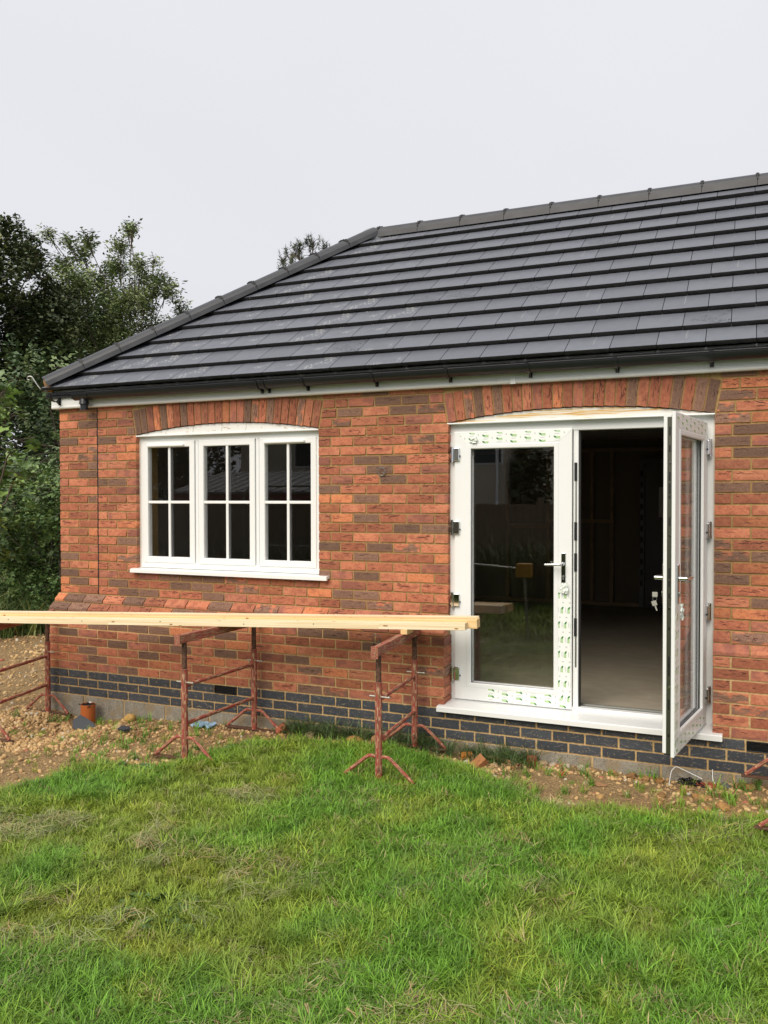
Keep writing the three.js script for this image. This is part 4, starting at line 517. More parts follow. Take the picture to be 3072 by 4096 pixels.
{ const c = thing('cable_scraps', 'tangled black netting with white cable ends by the footing', 'cable scraps', null, [5.46, groundY(5.46, 0.2), 0.2]); const r = rng(55);
  mesh('white_cable', tube([[-0.1, 0.0, 0], [-0.09, 0.07, -0.05], [-0.06, 0.1, -0.06], [0.02, 0.075, -0.05], [0.1, 0.05, -0.03]], 0.0025, 30, 6), pvcMat, c); mesh('white_cable', tube([[0.16, 0.11, -0.06], [0.165, 0.05, -0.02], [0.2, 0.02, 0], [0.24, 0.008, 0.03]], 0.0025, 30, 6), pvcMat, c);
  const pts = []; for (let k = 0; k < 26; k++) pts.push([r() * 0.22 - 0.06, 0.012 + r() * 0.05, r() * 0.1 - 0.05]); mesh('netting', tube(pts, 0.004, 200, 5), blackMat, c); }
{ const r = rng(91), geos = [1, 2, 3, 4].map((s) => rockGeo(40 + s, 1, 0.62, 0.82, 0.35, 1)), mats = [0xb08a58, 0xc2a06c, 0x9a7850, 0xbca98c].map(stoneMat); let n = 0; // larger loose stones
  while (n < 70) { const left = n < 46, x = left ? -3.2 + r() * 4.6 : 2.2 + r() * 4, z = left ? -2.2 + r() * 3.6 : 0.18 + r() * 0.5; if (grassy(x, z) > -0.12 || (x > -0.1 && z < 0.17) || (x < -0.05 && x > -0.14 && z < 0.2)) continue; const s = 0.02 + r() * r() * 0.035; const m = mesh('loose_stone', geos[n % 4], mats[Math.floor(r() * 4)], null, [x, groundY(x, z) + s * 0.3, z], [r() * 0.4, r() * 6, r() * 0.4]); m.scale.setScalar(s); top(m, 'loose ochre or tan stone on the bare ground', 'stone', 'loose stones scattered over bare ground'); n++; } }
{ // gravel
  const r = rng(17), g = rockGeo(3, 1, 0.6, 0.8, 0.3, 1), N = 22000, im = new THREE.InstancedMesh(g, std({ roughness: 0.95, color: 0xffffff }), N), M = new THREE.Matrix4(), q = new THREE.Quaternion(), e = new THREE.Euler(), c = new THREE.Color(); let n = 0;
  while (n < N) { const a = n / N; let x, z; if (a < 0.3) { x = -0.4 + r() * 7.6; z = 0.125 + r() * 1.1; } else { const d = r(); x = 1.6 - d * 10; z = lerp(2.4, -6, r()); if (x > -0.06 && z < 0.13) continue; }
    const gr = grassy(x, z); if (gr > -0.02 && r() > 0.06) continue; if (x > 4.35 && x < 5.3 && z > 0.3 && r() < 0.75) continue; if (r() < 0.55 * sm(0.45, 0.62, fbm(x * 2, z * 2, 71, 2))) continue;
    const s = (0.004 + 0.014 * Math.pow(r(), 2.4)) * (x < 1 ? 1.35 : 1) * (x < -2 ? 1.3 : 1); e.set(r() * 0.8, r() * 6.3, r() * 0.8); q.setFromEuler(e); M.compose(new THREE.Vector3(x, groundY(x, z) + s * 0.25, z), q, new THREE.Vector3(s * (0.8 + r() * 0.5), s, s)); im.setMatrixAt(n, M);
    const t = r(), k = 0.8 + r() * 0.45; t < 0.55 ? c.setRGB(0.45 * k, 0.295 * k, 0.135 * k) : t < 0.8 ? c.setRGB(0.52 * k, 0.37 * k, 0.19 * k) : t < 0.95 ? c.setRGB(0.28 * k, 0.17 * k, 0.08 * k) : t < 0.98 ? c.setRGB(0.52, 0.47, 0.38) : c.setRGB(0.36, 0.13, 0.08); im.setColorAt(n, c); n++; }
  im.name = 'gravel'; im.userData = { kind: 'stuff', label: 'ochre gravel and small pebbles over the bare soil', category: 'gravel' }; scene.add(im);
}

// ---------------------------------------------------------------- lawn
function tuftGeo(s, blades, hMin, hMax, spread, lean, wid) { const r = rng(s), P = [], N = [], I = [];
  for (let b = 0; b < blades; b++) { const a = r() * 6.283, rad = spread * Math.sqrt(r()), bx = rad * Math.cos(a * 1.7 + b), bz = rad * Math.sin(a * 1.7 + b), h = lerp(hMin, hMax, r()), ln = lean * (0.35 + r()) * h, dx = Math.cos(a), dz = Math.sin(a), w = wid * (0.7 + 0.6 * r()), px = -dz * w, pz = dx * w, k = P.length / 3;
    const seg = [[0, 0, 1], [0.45, 0.22, 0.95], [0.8, 0.62, 0.65], [1, 1, 0]]; seg.forEach(([t, l, ww], n) => { const y = h * (t - 0.28 * l * lean * t), x = bx + dx * ln * l, z = bz + dz * ln * l; if (ww) { P.push(x - px * ww, y, z - pz * ww, x + px * ww, y, z + pz * ww); N.push(-dx * 0.4, 0.85, -dz * 0.4, -dx * 0.4, 0.85, -dz * 0.4); } else { P.push(x, y, z); N.push(-dx * 0.4, 0.85, -dz * 0.4); } });
    I.push(k, k + 1, k + 3, k, k + 3, k + 2, k + 2, k + 3, k + 5, k + 2, k + 5, k + 4, k + 4, k + 5, k + 6); }
  const g = new THREE.BufferGeometry(); g.setAttribute('position', new THREE.Float32BufferAttribute(P, 3)); g.setAttribute('normal', new THREE.Float32BufferAttribute(N, 3)); g.setIndex(I); g.computeVertexNormals(); return g; }
const grassMat = std({ color: 0xffffff, roughness: 0.6, side: THREE.DoubleSide });
const lawnTone = (x, z) => [fbm(x * 1.1 + 3, z * 1.1, 201, 3), fbm(x * 3.2, z * 3.2 + 7, 205, 2)];
function sow(name, label, geo, N, seedN, place, colour, mat = grassMat) { const r = rng(seedN), im = new THREE.InstancedMesh(geo, mat, N), M = new THREE.Matrix4(), q = new THREE.Quaternion(), e = new THREE.Euler(), c = new THREE.Color(); let n = 0, tries = 0;
  while (n < N && tries++ < N * 30) { const p = place(r); if (!p) continue; const [x, z, s, tilt, sy] = p; e.set((r() - 0.5) * tilt, r() * 6.283, (r() - 0.5) * tilt); q.setFromEuler(e); M.compose(new THREE.Vector3(x, groundY(x, z) - 0.003, z), q, new THREE.Vector3(s, s * (sy ?? 1), s)); im.setMatrixAt(n, M); c.setRGB(...colour(r, x, z)); im.setColorAt(n, c); n++; }
  im.count = n; im.name = name; im.userData = { kind: 'stuff', label, category: 'grass' }; scene.add(im); return im; }
const inLawn = (x, z) => { const dx = x - 5.81, dz = z - 5.89; return z < 4.6 && x > -0.6 && x < 8.2 && dz < -0.9; };
const green = (r, x, z) => { const [a, b] = lawnTone(x, z), k = 0.42 + 0.86 * r(), lush = sm(0.42, 0.62, a), yel = sm(0.5, 0.68, b); let c = mix3([0.25, 0.355, 0.036], [0.14, 0.315, 0.022], lush); c = mix3(c, [0.42, 0.43, 0.05], yel * 0.55 * r()); if (r() < 0.02) c = [0.42, 0.34, 0.16]; return [c[0] * k, c[1] * k, c[2] * k]; };
const lawnSpot = (r) => { const z = 0.12 + 4.4 * r(), x = lerp(-0.4, 8, r()); if (!inLawn(x, z)) return null; const w = x - (1.2 + z * 0.55); if (w < -0.9 && r() > 0.4) return null; return [x, z]; };
sow('lawn_grass', 'green mown lawn with uneven tufts ahead of the house', tuftGeo(5, 16, 0.022, 0.064, 0.02, 0.95, 0.0017), 56000, 301, (r) => { const p = lawnSpot(r); if (!p) return null; const [x, z] = p, g = grassy(x, z); if (g < 0 && r() > 0.03) return null; const [a] = lawnTone(x, z); return [x, z, 0.6 + 0.5 * r() + 0.45 * sm(0.42, 0.62, a), 0.7, 0.7 + 0.7 * r()]; }, green);
sow('long_grass', 'longer lush grass tufts in clumps over the lawn', tuftGeo(8, 18, 0.055, 0.12, 0.024, 1.0, 0.0019), 14000, 302, (r) => { const p = lawnSpot(r); if (!p) return null; const [x, z] = p, g = grassy(x, z), [a] = lawnTone(x, z), near = g > 0 && g < 0.35 && x > 1.6; if (g < 0.02) return null; if (a < 0.47 && !(near && r() < 0.55) && r() > 0.09) return null; return [x, z, 0.6 + 0.55 * r(), 0.5]; }, green);
sow('wall_grass', 'wispy dark grass blades growing along the footing', tuftGeo(12, 9, 0.09, 0.2, 0.02, 0.9, 0.002), 330, 303, (r) => { const x = lerp(2.5, 4.5, Math.pow(r(), 1.2)), z = 0.13 + 0.25 * r() * r(); return [x, z, 0.5 + 0.7 * r(), 0.6]; }, (r) => { const k = 0.6 + 0.5 * r(); return [0.075 * k, 0.13 * k, 0.035 * k]; });
sow('weeds', 'low dark green weeds where soil meets lawn', (() => { const r = rng(3), P = [], I = []; for (let b = 0; b < 9; b++) { const a = b * 0.72 + r(), l = 0.03 + 0.03 * r(), w = l * 0.42, k = P.length / 3, dx = Math.cos(a), dz = Math.sin(a), y = 0.012 + 0.02 * r(); P.push(0, 0.004, 0, dx * l * 0.5 - dz * w, y, dz * l * 0.5 + dx * w, dx * l, y * 0.8, dz * l, dx * l * 0.5 + dz * w, y, dz * l * 0.5 - dx * w); I.push(k, k + 1, k + 2, k, k + 2, k + 3); } const g = new THREE.BufferGeometry(); g.setAttribute('position', new THREE.Float32BufferAttribute(P, 3)); g.setIndex(I); g.computeVertexNormals(); return g; })(), 1500, 304,
  (r) => { const p = lawnSpot(r); if (!p) return null; const [x, z] = p, g = grassy(x, z), patch = fbm(x * 1.7 + 9, z * 1.7, 222, 2); if (x < 2.4 ? Math.abs(g) > 0.16 : patch < 0.63 || g < 0.1) return null; return [x, z, 0.6 + 0.8 * r(), 0.5]; }, (r) => { const k = 0.7 + 0.6 * r(); return [0.075 * k, 0.15 * k, 0.04 * k]; });
sow('dry_grass', 'pale dry cut grass lying over the lawn in swathes', (() => { const r = rng(23), P = [], I = []; for (let b = 0; b < 7; b++) { const a = r() * 6.28, l = 0.02 + 0.035 * r(), w = 0.0011, k = P.length / 3, dx = Math.cos(a), dz = Math.sin(a), ox = (r() - 0.5) * 0.05, oz = (r() - 0.5) * 0.05, y = 0.018 + 0.022 * r(), t = (r() - 0.5) * 0.02; P.push(ox - dx * l - dz * w, y - t, oz - dz * l + dx * w, ox - dx * l + dz * w, y - t, oz - dz * l - dx * w, ox - dz * w, y + 0.006, oz + dx * w, ox + dz * w, y + 0.006, oz - dx * w, ox + dx * l, y + t, oz + dz * l); I.push(k, k + 1, k + 3, k, k + 3, k + 2, k + 2, k + 3, k + 4); } const g = new THREE.BufferGeometry(); g.setAttribute('position', new THREE.Float32BufferAttribute(P, 3)); g.setIndex(I); g.computeVertexNormals(); return g; })(), 3200, 305,
  (r) => { const p = lawnSpot(r); if (!p) return null; const [x, z] = p, g = grassy(x, z), s = fbm(x * 1.9 + 2, z * 2.6, 231, 3); if (g < -0.05 || (s < 0.6 && r() > 0.04)) return null; return [x, z, 0.7 + 0.8 * r(), 0.4]; }, (r) => { const t = r(), k = 0.75 + 0.5 * r(); return t < 0.6 ? [0.33 * k, 0.33 * k, 0.15 * k] : t < 0.85 ? [0.23 * k, 0.28 * k, 0.11 * k] : [0.4 * k, 0.29 * k, 0.14 * k]; });
sow('outer_grass', 'rougher grass of the garden beyond the mown lawn', tuftGeo(9, 14, 0.05, 0.14, 0.06, 0.8, 0.004), 7000, 306, (r) => { const x = lerp(-6, 12, r()), z = lerp(3.4, 9, r()); if (inLawn(x, z) && z < 4.4 && x > 0) return null; if (Math.hypot(x - 5.81, z - 5.89) < 0.7) return null; return [x, z, 0.8 + 0.9 * r(), 0.5]; }, green);

// ---------------------------------------------------------------- trees and shrubs
const leafMats = {}; const leafMat = (rough) => leafMats[rough] ??= std({ color: 0xffffff, roughness: rough, side: THREE.DoubleSide });
function sprigGeo(s, n, size, len, narrow, droop) { const r = rng(s), P = [], I = []; // leaves set along a short twig
  for (let b = 0; b < n; b++) { const t = r() * len, a = r() * 6.283, up = (r() - 0.35) * 1.2 - droop, l = size * (0.7 + 0.6 * r()), d = new THREE.Vector3(Math.cos(a), up, Math.sin(a)).normalize(), sd = new THREE.Vector3(-d.z, (r() - 0.5) * 0.8, d.x).normalize().multiplyScalar(l * narrow), o = new THREE.Vector3((r() - 0.5) * len, t - len / 2, (r() - 0.5) * len), k = P.length / 3, nrm = d.clone().cross(sd).normalize().multiplyScalar(l * 0.12);
    const m = o.clone().addScaledVector(d, l * 0.45).add(nrm), e = o.clone().addScaledVector(d, l); for (const v of [o, m.clone().add(sd).sub(nrm), e, m.clone().sub(sd).sub(nrm), m]) P.push(v.x, v.y, v.z); I.push(k, k + 1, k + 4, k + 1, k + 2, k + 4, k + 2, k + 3, k + 4, k + 3, k, k + 4); }
  const g = new THREE.BufferGeometry(); g.setAttribute('position', new THREE.Float32BufferAttribute(P, 3)); g.setIndex(I); g.computeVertexNormals(); return g; }
const barkMat = std({ map: rep(grain(128, 256, 8, 30, [70, 62, 52], [104, 94, 80], 251), 2, 2), roughness: 0.95 });
const YAW = 0.4086;
// blobs: [x, y, r] in the tree's own frame (x along its face, y up); limbs run from the trunk to every blob
function tree(name, label, pos, o) { const t = thing(name, label, o.category ?? 'tree', o.group, pos, YAW), r = rng(o.seed), limbs = [], pts = [];
  const H = o.trunk, tr = o.r; limbs.push(bar([0, -0.2, 0], [o.lean ?? 0, H, 0], tr, 9, tr * 0.62));
  for (const [x, y, R] of o.blobs) { const z = (r() - 0.5) * o.deep, n = Math.max(3, Math.round(o.per * R * R)), s = [o.lean ?? 0, H * (0.55 + 0.45 * r()), 0], m = [lerp(s[0], x, 0.45) + (r() - 0.5) * 0.3, lerp(s[1], y - R * 0.4, 0.62), z * 0.5];
    if (!o.bare) { limbs.push(tube([s, m, [lerp(m[0], x, 0.6) + (r() - 0.5) * 0.2, lerp(m[1], y, 0.6) + 0.1, lerp(m[2], z, 0.6)], [x, y, z]], Math.max(0.012, tr * 0.15 * Math.min(1, R)), 12, 5)); for (let k = 0; k < (o.twigs ?? 5); k++) { const a = r() * 6.28, e = (r() - 0.25) * 1.6, q = [x + R * 0.95 * Math.cos(a) * Math.cos(e * 0.6), y + R * 0.85 * Math.sin(e), z + R * 0.9 * Math.sin(a)]; { const f = 0.7 + 0.3 * r(); limbs.push(tube([[lerp(m[0], x, f), lerp(m[1], y, f), lerp(m[2], z, f)], [lerp(x, q[0], 0.4) + (r() - 0.5) * R * 0.3, lerp(y, q[1], 0.5) + R * 0.15, lerp(z, q[2], 0.5)], q], Math.max(0.005, tr * 0.045), 8, 4)); } } }
    for (let k = 0; k < n; k++) { let a = r() * 6.283, u = r() * 2 - 1, rr = Math.pow(r(), o.shell ?? 0.45), w = Math.sqrt(1 - u * u), L = R * rr * (0.72 + 0.5 * vn(a * 1.5 + x * 3, u * 2 + y * 3, o.seed)); const p = [x + L * w * Math.cos(a), y + L * u * 0.92, z + L * w * Math.sin(a)]; if (p[1] < 0.05) continue; pts.push(p); } }
  if (limbs.length) mesh('trunk', merge(limbs), barkMat, t);
  const im = new THREE.InstancedMesh(o.sprig, leafMat(o.rough ?? 0.5), pts.length), M = new THREE.Matrix4(), q = new THREE.Quaternion(), e = new THREE.Euler(), c = new THREE.Color();
  pts.forEach((p, i) => { const s = 0.7 + 0.6 * r(); e.set((r() - 0.5) * 1.2, r() * 6.283, (r() - 0.5) * 1.2); q.setFromEuler(e); M.compose(new THREE.Vector3(...p), q, new THREE.Vector3(s, s, s)); im.setMatrixAt(i, M); const k = 0.7 + 0.6 * r(), col = r() < (o.mixp ?? 0.3) ? o.c2 : o.c1; c.setRGB(col[0] * k, col[1] * k, col[2] * k); im.setColorAt(i, c); });
  im.name = 'crown'; im.userData.kind = 'stuff'; t.add(im); return t; }
const px = (list, u0, v0, k, y0) => list.map(([u, v, R]) => [(u - u0) * k, y0 + (v0 - v) * k, R * k]); // measured outlines, scaled to metres at the tree's own distance
tree('ash_tree', 'open-crowned ash tree with bare forked limbs above the hip', [-11.48, -0.1, -14.96], { seed: 411, trunk: 5.2, r: 0.22, lean: -0.2, deep: 3.2, per: 310, twigs: 6, shell: 0.6, rough: 0.55, sprig: sprigGeo(1, 16, 0.1, 0.26, 0.22, 0.45), c1: [0.17, 0.23, 0.085], c2: [0.28, 0.34, 0.14],
  blobs: px([[262, 992, 32], [300, 985, 30], [337, 1018, 44], [395, 1000, 40], [425, 1050, 50], [494, 1000, 46], [560, 960, 26], [585, 975, 22], [603, 1025, 22], [465, 1065, 44], [285, 1085, 50], [335, 1135, 52], [392, 1122, 56], [482, 1130, 60], [545, 1090, 34], [610, 1110, 40], [645, 1125, 44], [685, 1165, 48], [645, 1190, 40], [718, 1225, 36], [745, 1265, 26], [600, 1235, 50], [690, 1270, 36], [482, 1230, 120], [362, 1212, 118], [301, 1300, 130], [452, 1333, 140], [573, 1303, 105], [650, 1330, 70], [289, 1400, 140], [430, 1420, 140]], 560, 1985, 0.00777, 2.03) });
tree('oak_tree', 'tall dense dark oak tree at the garden boundary', [-12.56, -0.1, -10.13], { seed: 412, trunk: 4.6, r: 0.34, deep: 3.6, per: 190, twigs: 4, shell: 0.5, rough: 0.55, sprig: sprigGeo(2, 18, 0.11, 0.3, 0.36, 0.1), c1: [0.06, 0.085, 0.032], c2: [0.12, 0.14, 0.05],
  blobs: px([[20, 905, 55], [78, 955, 62], [104, 1010, 44], [36, 990, 84], [60, 1062, 84], [148, 1088, 42], [196, 1130, 34], [60, 1170, 150], [181, 1194, 112], [60, 1290, 180], [181, 1303, 140], [235, 1245, 70], [90, 1423, 190], [199, 1411, 120], [-120, 1000, 140], [-170, 1200, 200], [-130, 1400, 200], [-60, 1560, 180], [120, 1560, 160]], -60, 1985, 0.00657, 2.03) });
const farSprig = sprigGeo(4, 14, 0.2, 0.5, 0.36, 0.1);
for (const [x, z, s, k] of [[-17.5, -18.5, 413, 'broad dark woodland tree behind the oak'], [-13.6, -19.5, 414, 'rounded dark woodland tree low behind the ash'], [-21, -14.5, 415, 'dark woodland tree furthest out past the oak']]) tree('woodland_tree', k, [x, -0.1, z], { group: 'woodland trees behind the garden', seed: s, trunk: 3.4, r: 0.25, deep: 3, per: 80, twigs: 1, sprig: farSprig, c1: [0.05, 0.075, 0.03], c2: [0.085, 0.115, 0.045], blobs: [[0, 5.6, 1.6], [-1.4, 4.6, 1.6], [1.5, 4.5, 1.6], [0, 3.6, 2], [-2.2, 3.1, 1.5], [2.2, 3, 1.5], [0.6, 2, 1.8], [-1.4, 1.6, 1.6], [2.2, 1.4, 1.3]] });
tree('pine_tree', 'pine tree top showing over the hip tiles', [-12.48, -0.1, -27.6], { seed: 416, trunk: 12.3, r: 0.25, lean: 0.1, deep: 1.4, per: 55, twigs: 9, shell: 0.7, rough: 0.6, sprig: (() => { const r = rng(6), P = [], I = []; for (let b = 0; b < 34; b++) { const a = r() * 6.28, el = -0.1 + 1.3 * r(), l = 0.16 + 0.08 * r(), d = [Math.cos(a) * Math.cos(el), Math.sin(el), Math.sin(a) * Math.cos(el)], w = 0.016, k = P.length / 3, y = r() * 0.28; P.push(-d[2] * w, y, d[0] * w, d[2] * w, y, -d[0] * w, d[0] * l, y + d[1] * l, d[2] * l); I.push(k, k + 1, k + 2); } const g = new THREE.BufferGeometry(); g.setAttribute('position', new THREE.Float32BufferAttribute(P, 3)); g.setIndex(I); g.computeVertexNormals(); return g; })(), c1: [0.07, 0.095, 0.04], c2: [0.11, 0.125, 0.055],
  blobs: px([[1163, 1037, 40], [1199, 1015, 34], [1259, 1007, 42], [1305, 998, 28], [1135, 1062, 26], [1210, 1060, 50], [1290, 1040, 40], [1180, 1110, 60], [1280, 1110, 60]], 1230, 1985, 0.01136, 2.03) });
const K14 = 0.00418, at14 = [-5.05, -0.06, -4.65];
tree('ivy_shrub', 'tall dark ivy-clad shrub close behind the house corner', [-6.3, -0.06, -6.6], { category: 'shrub', seed: 421, trunk: 3.2, r: 0.12, deep: 1.6, per: 150, twigs: 2, sprig: sprigGeo(7, 12, 0.085, 0.2, 0.42, 0.1), c1: [0.075, 0.125, 0.05], c2: [0.16, 0.22, 0.085], mixp: 0.3, blobs: [[-1.6, 3.6, 1.1], [-0.6, 4.4, 0.9], [0.3, 4.0, 0.8], [0.9, 3.4, 0.7], [-0.4, 3.2, 1.0], [0.6, 2.5, 0.9], [-1.6, 2.4, 1.1], [-0.4, 1.8, 1.0], [0.8, 1.4, 0.9], [-1.6, 1, 1.1], [0.2, 0.7, 0.9], [-2.8, 3, 1.1], [-2.8, 1.6, 1.2]] });
tree('sycamore_sapling', 'sycamore sapling with large pale green lobed leaves', [-3.55, -0.06, -2.3], { category: 'sapling', seed: 422, trunk: 2.4, r: 0.03, deep: 0.7, per: 75, twigs: 4, shell: 0.8, rough: 0.45, sprig: sprigGeo(11, 9, 0.095, 0.18, 0.5, 0.15), c1: [0.25, 0.38, 0.1], c2: [0.14, 0.23, 0.075], mixp: 0.45, blobs: [[0.15, 3.45, 0.32], [0.32, 3.05, 0.36], [-0.1, 2.8, 0.42], [0.42, 2.6, 0.36], [0.1, 2.3, 0.45], [-0.4, 3.2, 0.4], [-0.5, 2.5, 0.5], [0.5, 2.15, 0.3]] });
tree('privet_bush', 'dense small-leaved bush hugging the brick corner', [-4.15, -0.06, -3.9], { category: 'bush', seed: 423, trunk: 0.9, r: 0.05, deep: 0.9, per: 430, twigs: 2, sprig: sprigGeo(13, 10, 0.055, 0.12, 0.4, 0), c1: [0.14, 0.24, 0.075], c2: [0.25, 0.36, 0.11], mixp: 0.35, blobs: [[0.1, 2.15, 0.42], [-0.25, 1.8, 0.5], [0.3, 1.7, 0.45], [-0.6, 1.35, 0.5], [0.1, 1.3, 0.55], [0.4, 1.0, 0.4], [-0.35, 0.85, 0.5], [0.1, 0.6, 0.45]] });
tree('elder_shrub', 'elder shrub with drooping leaflets beside the brick corner', [-3.75, -0.06, -3.8], { category: 'shrub', seed: 424, trunk: 1.8, r: 0.03, deep: 0.6, per: 95, twigs: 5, shell: 0.75, sprig: sprigGeo(15, 9, 0.1, 0.16, 0.3, 0.35), c1: [0.12, 0.17, 0.075], c2: [0.08, 0.12, 0.05], blobs: [[0.15, 3.0, 0.3], [0.05, 2.6, 0.34], [0.25, 2.3, 0.32], [-0.15, 2.1, 0.3], [0.3, 1.9, 0.26]] });
tree('laurel_bush', 'bright yellow green bush low at the garden boundary', [-3.75, -0.06, -2.35], { category: 'bush', seed: 425, trunk: 0.8, r: 0.04, deep: 0.7, per: 260, twigs: 3, shell: 0.6, sprig: sprigGeo(17, 9, 0.075, 0.14, 0.36, 0.1), c1: [0.28, 0.37, 0.08], c2: [0.12, 0.19, 0.06], mixp: 0.5, blobs: [[-0.1, 1.9, 0.34], [0.15, 1.65, 0.3], [-0.3, 1.35, 0.42], [0.1, 1.2, 0.34], [-0.2, 0.8, 0.4]] });
tree('bramble_thicket', 'tangled dark bramble thicket between the bushes', [-4.9, -0.06, -4.2], { category: 'thicket', seed: 426, trunk: 0.7, r: 0.03, deep: 1.4, per: 170, twigs: 5, shell: 0.6, sprig: sprigGeo(19, 9, 0.085, 0.16, 0.42, 0.1), c1: [0.11, 0.17, 0.065], c2: [0.19, 0.27, 0.1], blobs: [[-0.3, 2.3, 0.7], [0.5, 2.5, 0.6], [-0.9, 1.9, 0.7], [0, 1.6, 0.8], [0.8, 1.3, 0.7], [-0.8, 1.0, 0.8], [0.2, 0.8, 0.8], [1.0, 0.6, 0.6], [-1.6, 1.4, 0.9]] });
{ // rough grass and nettles under the bushes
  const g = tuftGeo(31, 16, 0.2, 0.55, 0.08, 0.7, 0.008), N = 2600, r = rng(71), im = new THREE.InstancedMesh(g, grassMat, N), M = new THREE.Matrix4(), q = new THREE.Quaternion(), e = new THREE.Euler(), c = new THREE.Color(); let n = 0;
  while (n < N) { const x = lerp(-12, -2.2, r()), d = -(x + 2.2) * 0.15, z = lerp(-8, -2.4 + d * 0, Math.pow(r(), 0.8)); if (z > -2.9 - (x + 3.4) * 0.9 && z > -3.3) continue; if (x > -2.8 && z > -5.5) continue; const s = 0.6 + 0.8 * r(); e.set((r() - 0.5) * 0.6, r() * 6.28, (r() - 0.5) * 0.6); q.setFromEuler(e); M.compose(new THREE.Vector3(x, groundY(x, z) - 0.02, z), q, new THREE.Vector3(s, s, s)); im.setMatrixAt(n, M); const k = 0.6 + 0.7 * r(), col = r() < 0.25 ? [0.27, 0.31, 0.09] : [0.13, 0.2, 0.055]; c.setRGB(col[0] * k, col[1] * k, col[2] * k); im.setColorAt(n, c); n++; }
  im.name = 'rough_grass'; im.userData = { kind: 'stuff', label: 'tall rough grass under the boundary bushes', category: 'grass' }; scene.add(im); }

sow('tall_weeds', 'tall dark weeds in front of the far fence', tuftGeo(33, 14, 0.5, 1.25, 0.12, 0.5, 0.014), 1500, 307, (r) => [lerp(-8, 9, r()), lerp(7.4, 9.1, r()), 0.7 + 0.5 * r(), 0.4], (r) => { const k = 0.5 + 0.7 * r(); return r() < 0.2 ? [0.2 * k, 0.19 * k, 0.08 * k] : [0.075 * k, 0.11 * k, 0.035 * k]; });
// ---------------------------------------------------------------- what stands behind the photographer and shows in the glass
const fenceMat = std({ map: woodTex([104, 92, 76], [126, 112, 94], [84, 72, 58], 41), roughness: 0.9 });
for (let k = 0; k < 8; k++) { const x = -9.2 + k * 1.92, f = thing('fence_panel', 'brown vertical-board fence panel across the far end of the lawn', 'fence', 'brown fence panels facing the house', [x, 0.05, 9.3]);
  mesh('post', rbox(-0.05, 0.05, 0, 1.85, -0.05, 0.05, 0.004), fenceMat, f); for (const y of [0.3, 0.95, 1.55]) mesh('rail', box(0.05, 1.87, y - 0.035, y + 0.035, 0.0, 0.035), fenceMat, f); for (let b = 0; b < 13; b++) mesh('board', box(0.055 + b * 0.14, 0.055 + b * 0.14 + 0.132, 0.04, 1.72 + 0.02 * hash(b, k, 3), -0.022 - 0.004 * (b % 2), -0.002 - 0.004 * (b % 2)), fenceMat, f); }
{ const h = thing('neighbour_house', 'cream rendered two-storey house mirrored in the window glass', 'house', null, [-3.9, 0, 15]);
  mesh('wall', box(-4, 4, 0, 5.2, 0, 7), std({ color: 0xb9b2a0, roughness: 0.95 }), h); const rf = new THREE.ConeGeometry(1, 2.4, 4, 1).rotateY(Math.PI / 4).scale(6.1, 1, 5.4).translate(0, 6.42, 3.5); mesh('roof', rf, ridgeMat, h);
  for (const x of [-2.2, 2.95]) { const w = mesh('window', frameGeo(x, x + 1.0, 2.75, 3.7, 0.06, 0.06, 0.06, 0.06, 0.06), pvcMat, h, [0, 0, -0.01]); w.rotation.y = Math.PI; w.position.x = 2 * x + 1.0; mesh('window_pane', box(x + 0.05, x + 0.95, 2.8, 3.65, -0.03, -0.01), std({ color: 0x38424a, roughness: 0.1 }), h); }
  mesh('downpipe', bar([3.8, 0, -0.06], [3.8, 5.1, -0.06], 0.04, 8), pvcInner, h); }
{ const g = thing('garage', 'low garage with ribbed roof and red fascia mirrored in the glass', 'garage', null, [-4.4, 0, 9.9]); mesh('wall', box(-1.9, 2.4, 0, 1.95, 0, 3), std({ color: 0x6a5a50 }), g); mesh('fascia_board', box(-2, 2.5, 1.86, 2.0, -0.06, -0.02), std({ color: 0x6a1e1c, roughness: 0.5 }), g); const rt = mesh('roof', box(-2, 2.5, -0.02, 0.02, 0, 2.1).rotateX(-0.24).translate(0, 2.02, -0.1), std({ color: 0x8d8f92, roughness: 0.6 }), g); for (let k = 0; k < 16; k++) mesh('roof_rib', bar([-1.9 + k * 0.28, 2.05, -0.1], [-1.9 + k * 0.28, 2.54, 1.94], 0.035, 6), std({ color: 0x9b9da0, roughness: 0.6 }), rt); }
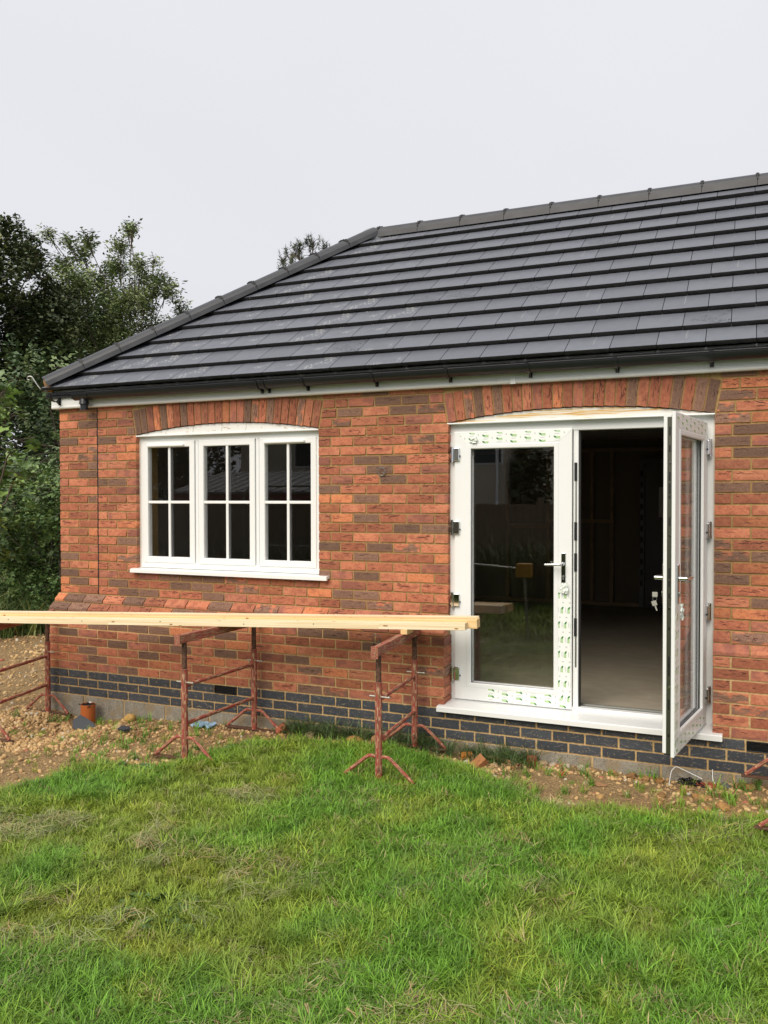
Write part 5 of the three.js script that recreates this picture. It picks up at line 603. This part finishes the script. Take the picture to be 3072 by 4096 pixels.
tree('boundary_tree', 'tall dark boundary tree mirrored in the casement panes', [-13, 0, 17], { seed: 432, trunk: 4, r: 0.3, deep: 3, per: 40, twigs: 2, sprig: farSprig, c1: [0.03, 0.05, 0.02], c2: [0.05, 0.07, 0.03], blobs: [[0, 6, 2], [-2.4, 5, 2], [2.4, 5, 2], [0, 3.4, 2.4], [-3, 2.6, 2], [3, 2.6, 2], [-5.5, 4, 2.2], [-5, 2, 2]] });
tree('garden_tree', 'leafy garden tree mirrored in the closed door glass', [0.5, 0, 16], { seed: 431, trunk: 2.4, r: 0.1, deep: 0.8, per: 60, twigs: 3, sprig: farSprig, c1: [0.04, 0.065, 0.025], c2: [0.07, 0.1, 0.04], blobs: [[0, 3.6, 0.5], [-0.35, 3.1, 0.6], [0.15, 2.6, 0.6], [-0.3, 4.3, 0.45], [-0.35, 5, 0.35], [0.1, 1.9, 0.7], [-0.4, 2.2, 0.6], [0.6, 2.9, 0.28], [0.2, 1.2, 0.7]] });
{ const f = thing('site_fence', 'galvanised temporary site fence panel mirrored in the glass', 'site fence', null, [-0.6, 0.08, 6.5]); mesh('frame_tube', tube([[-1.7, 0, 0], [-1.7, 1.8, 0], [-1.62, 1.98, 0], [-1.4, 2.03, 0], [1.4, 2.03, 0], [1.62, 1.98, 0], [1.7, 1.8, 0], [1.7, 0, 0]], 0.02, 90, 8), steelMat, f); for (const y of [0.25, 1.0]) mesh('cross_tube', bar([-1.7, y, 0], [1.7, y, 0], 0.014, 8), steelMat, f); for (let k = 0; k < 22; k++) mesh('wire', bar([-1.6 + k * 0.152, 0.2, 0], [-1.6 + k * 0.152, 2.0, 0], 0.0025, 5), steelMat, f); }
{ const s = thing('site_stand', 'yellow tool on a grey pole stand mirrored in the door glass', 'stand', null, [3.3, groundY(3.3, 4.3), 4.3]); mesh('pole', bar([0, 0, 0], [-0.05, 0.85, 0], 0.018, 8), steelMat, s); mesh('tool_head', rbox(-0.15, 0.05, 0.84, 1.02, -0.06, 0.06, 0.02), std({ color: 0xa67a16, roughness: 0.6 }), s); mesh('arm', bar([-0.1, 0.95, 0], [-0.75, 0.99, 0], 0.015, 8), steelMat, s); mesh('foot_plate', rbox(-0.12, 0.12, 0, 0.02, -0.12, 0.12, 0.004), blackMat, s); }

scene.traverse((o) => { if (o.isMesh) { o.castShadow = true; o.receiveShadow = true; } });
renderer.render(scene, camera);
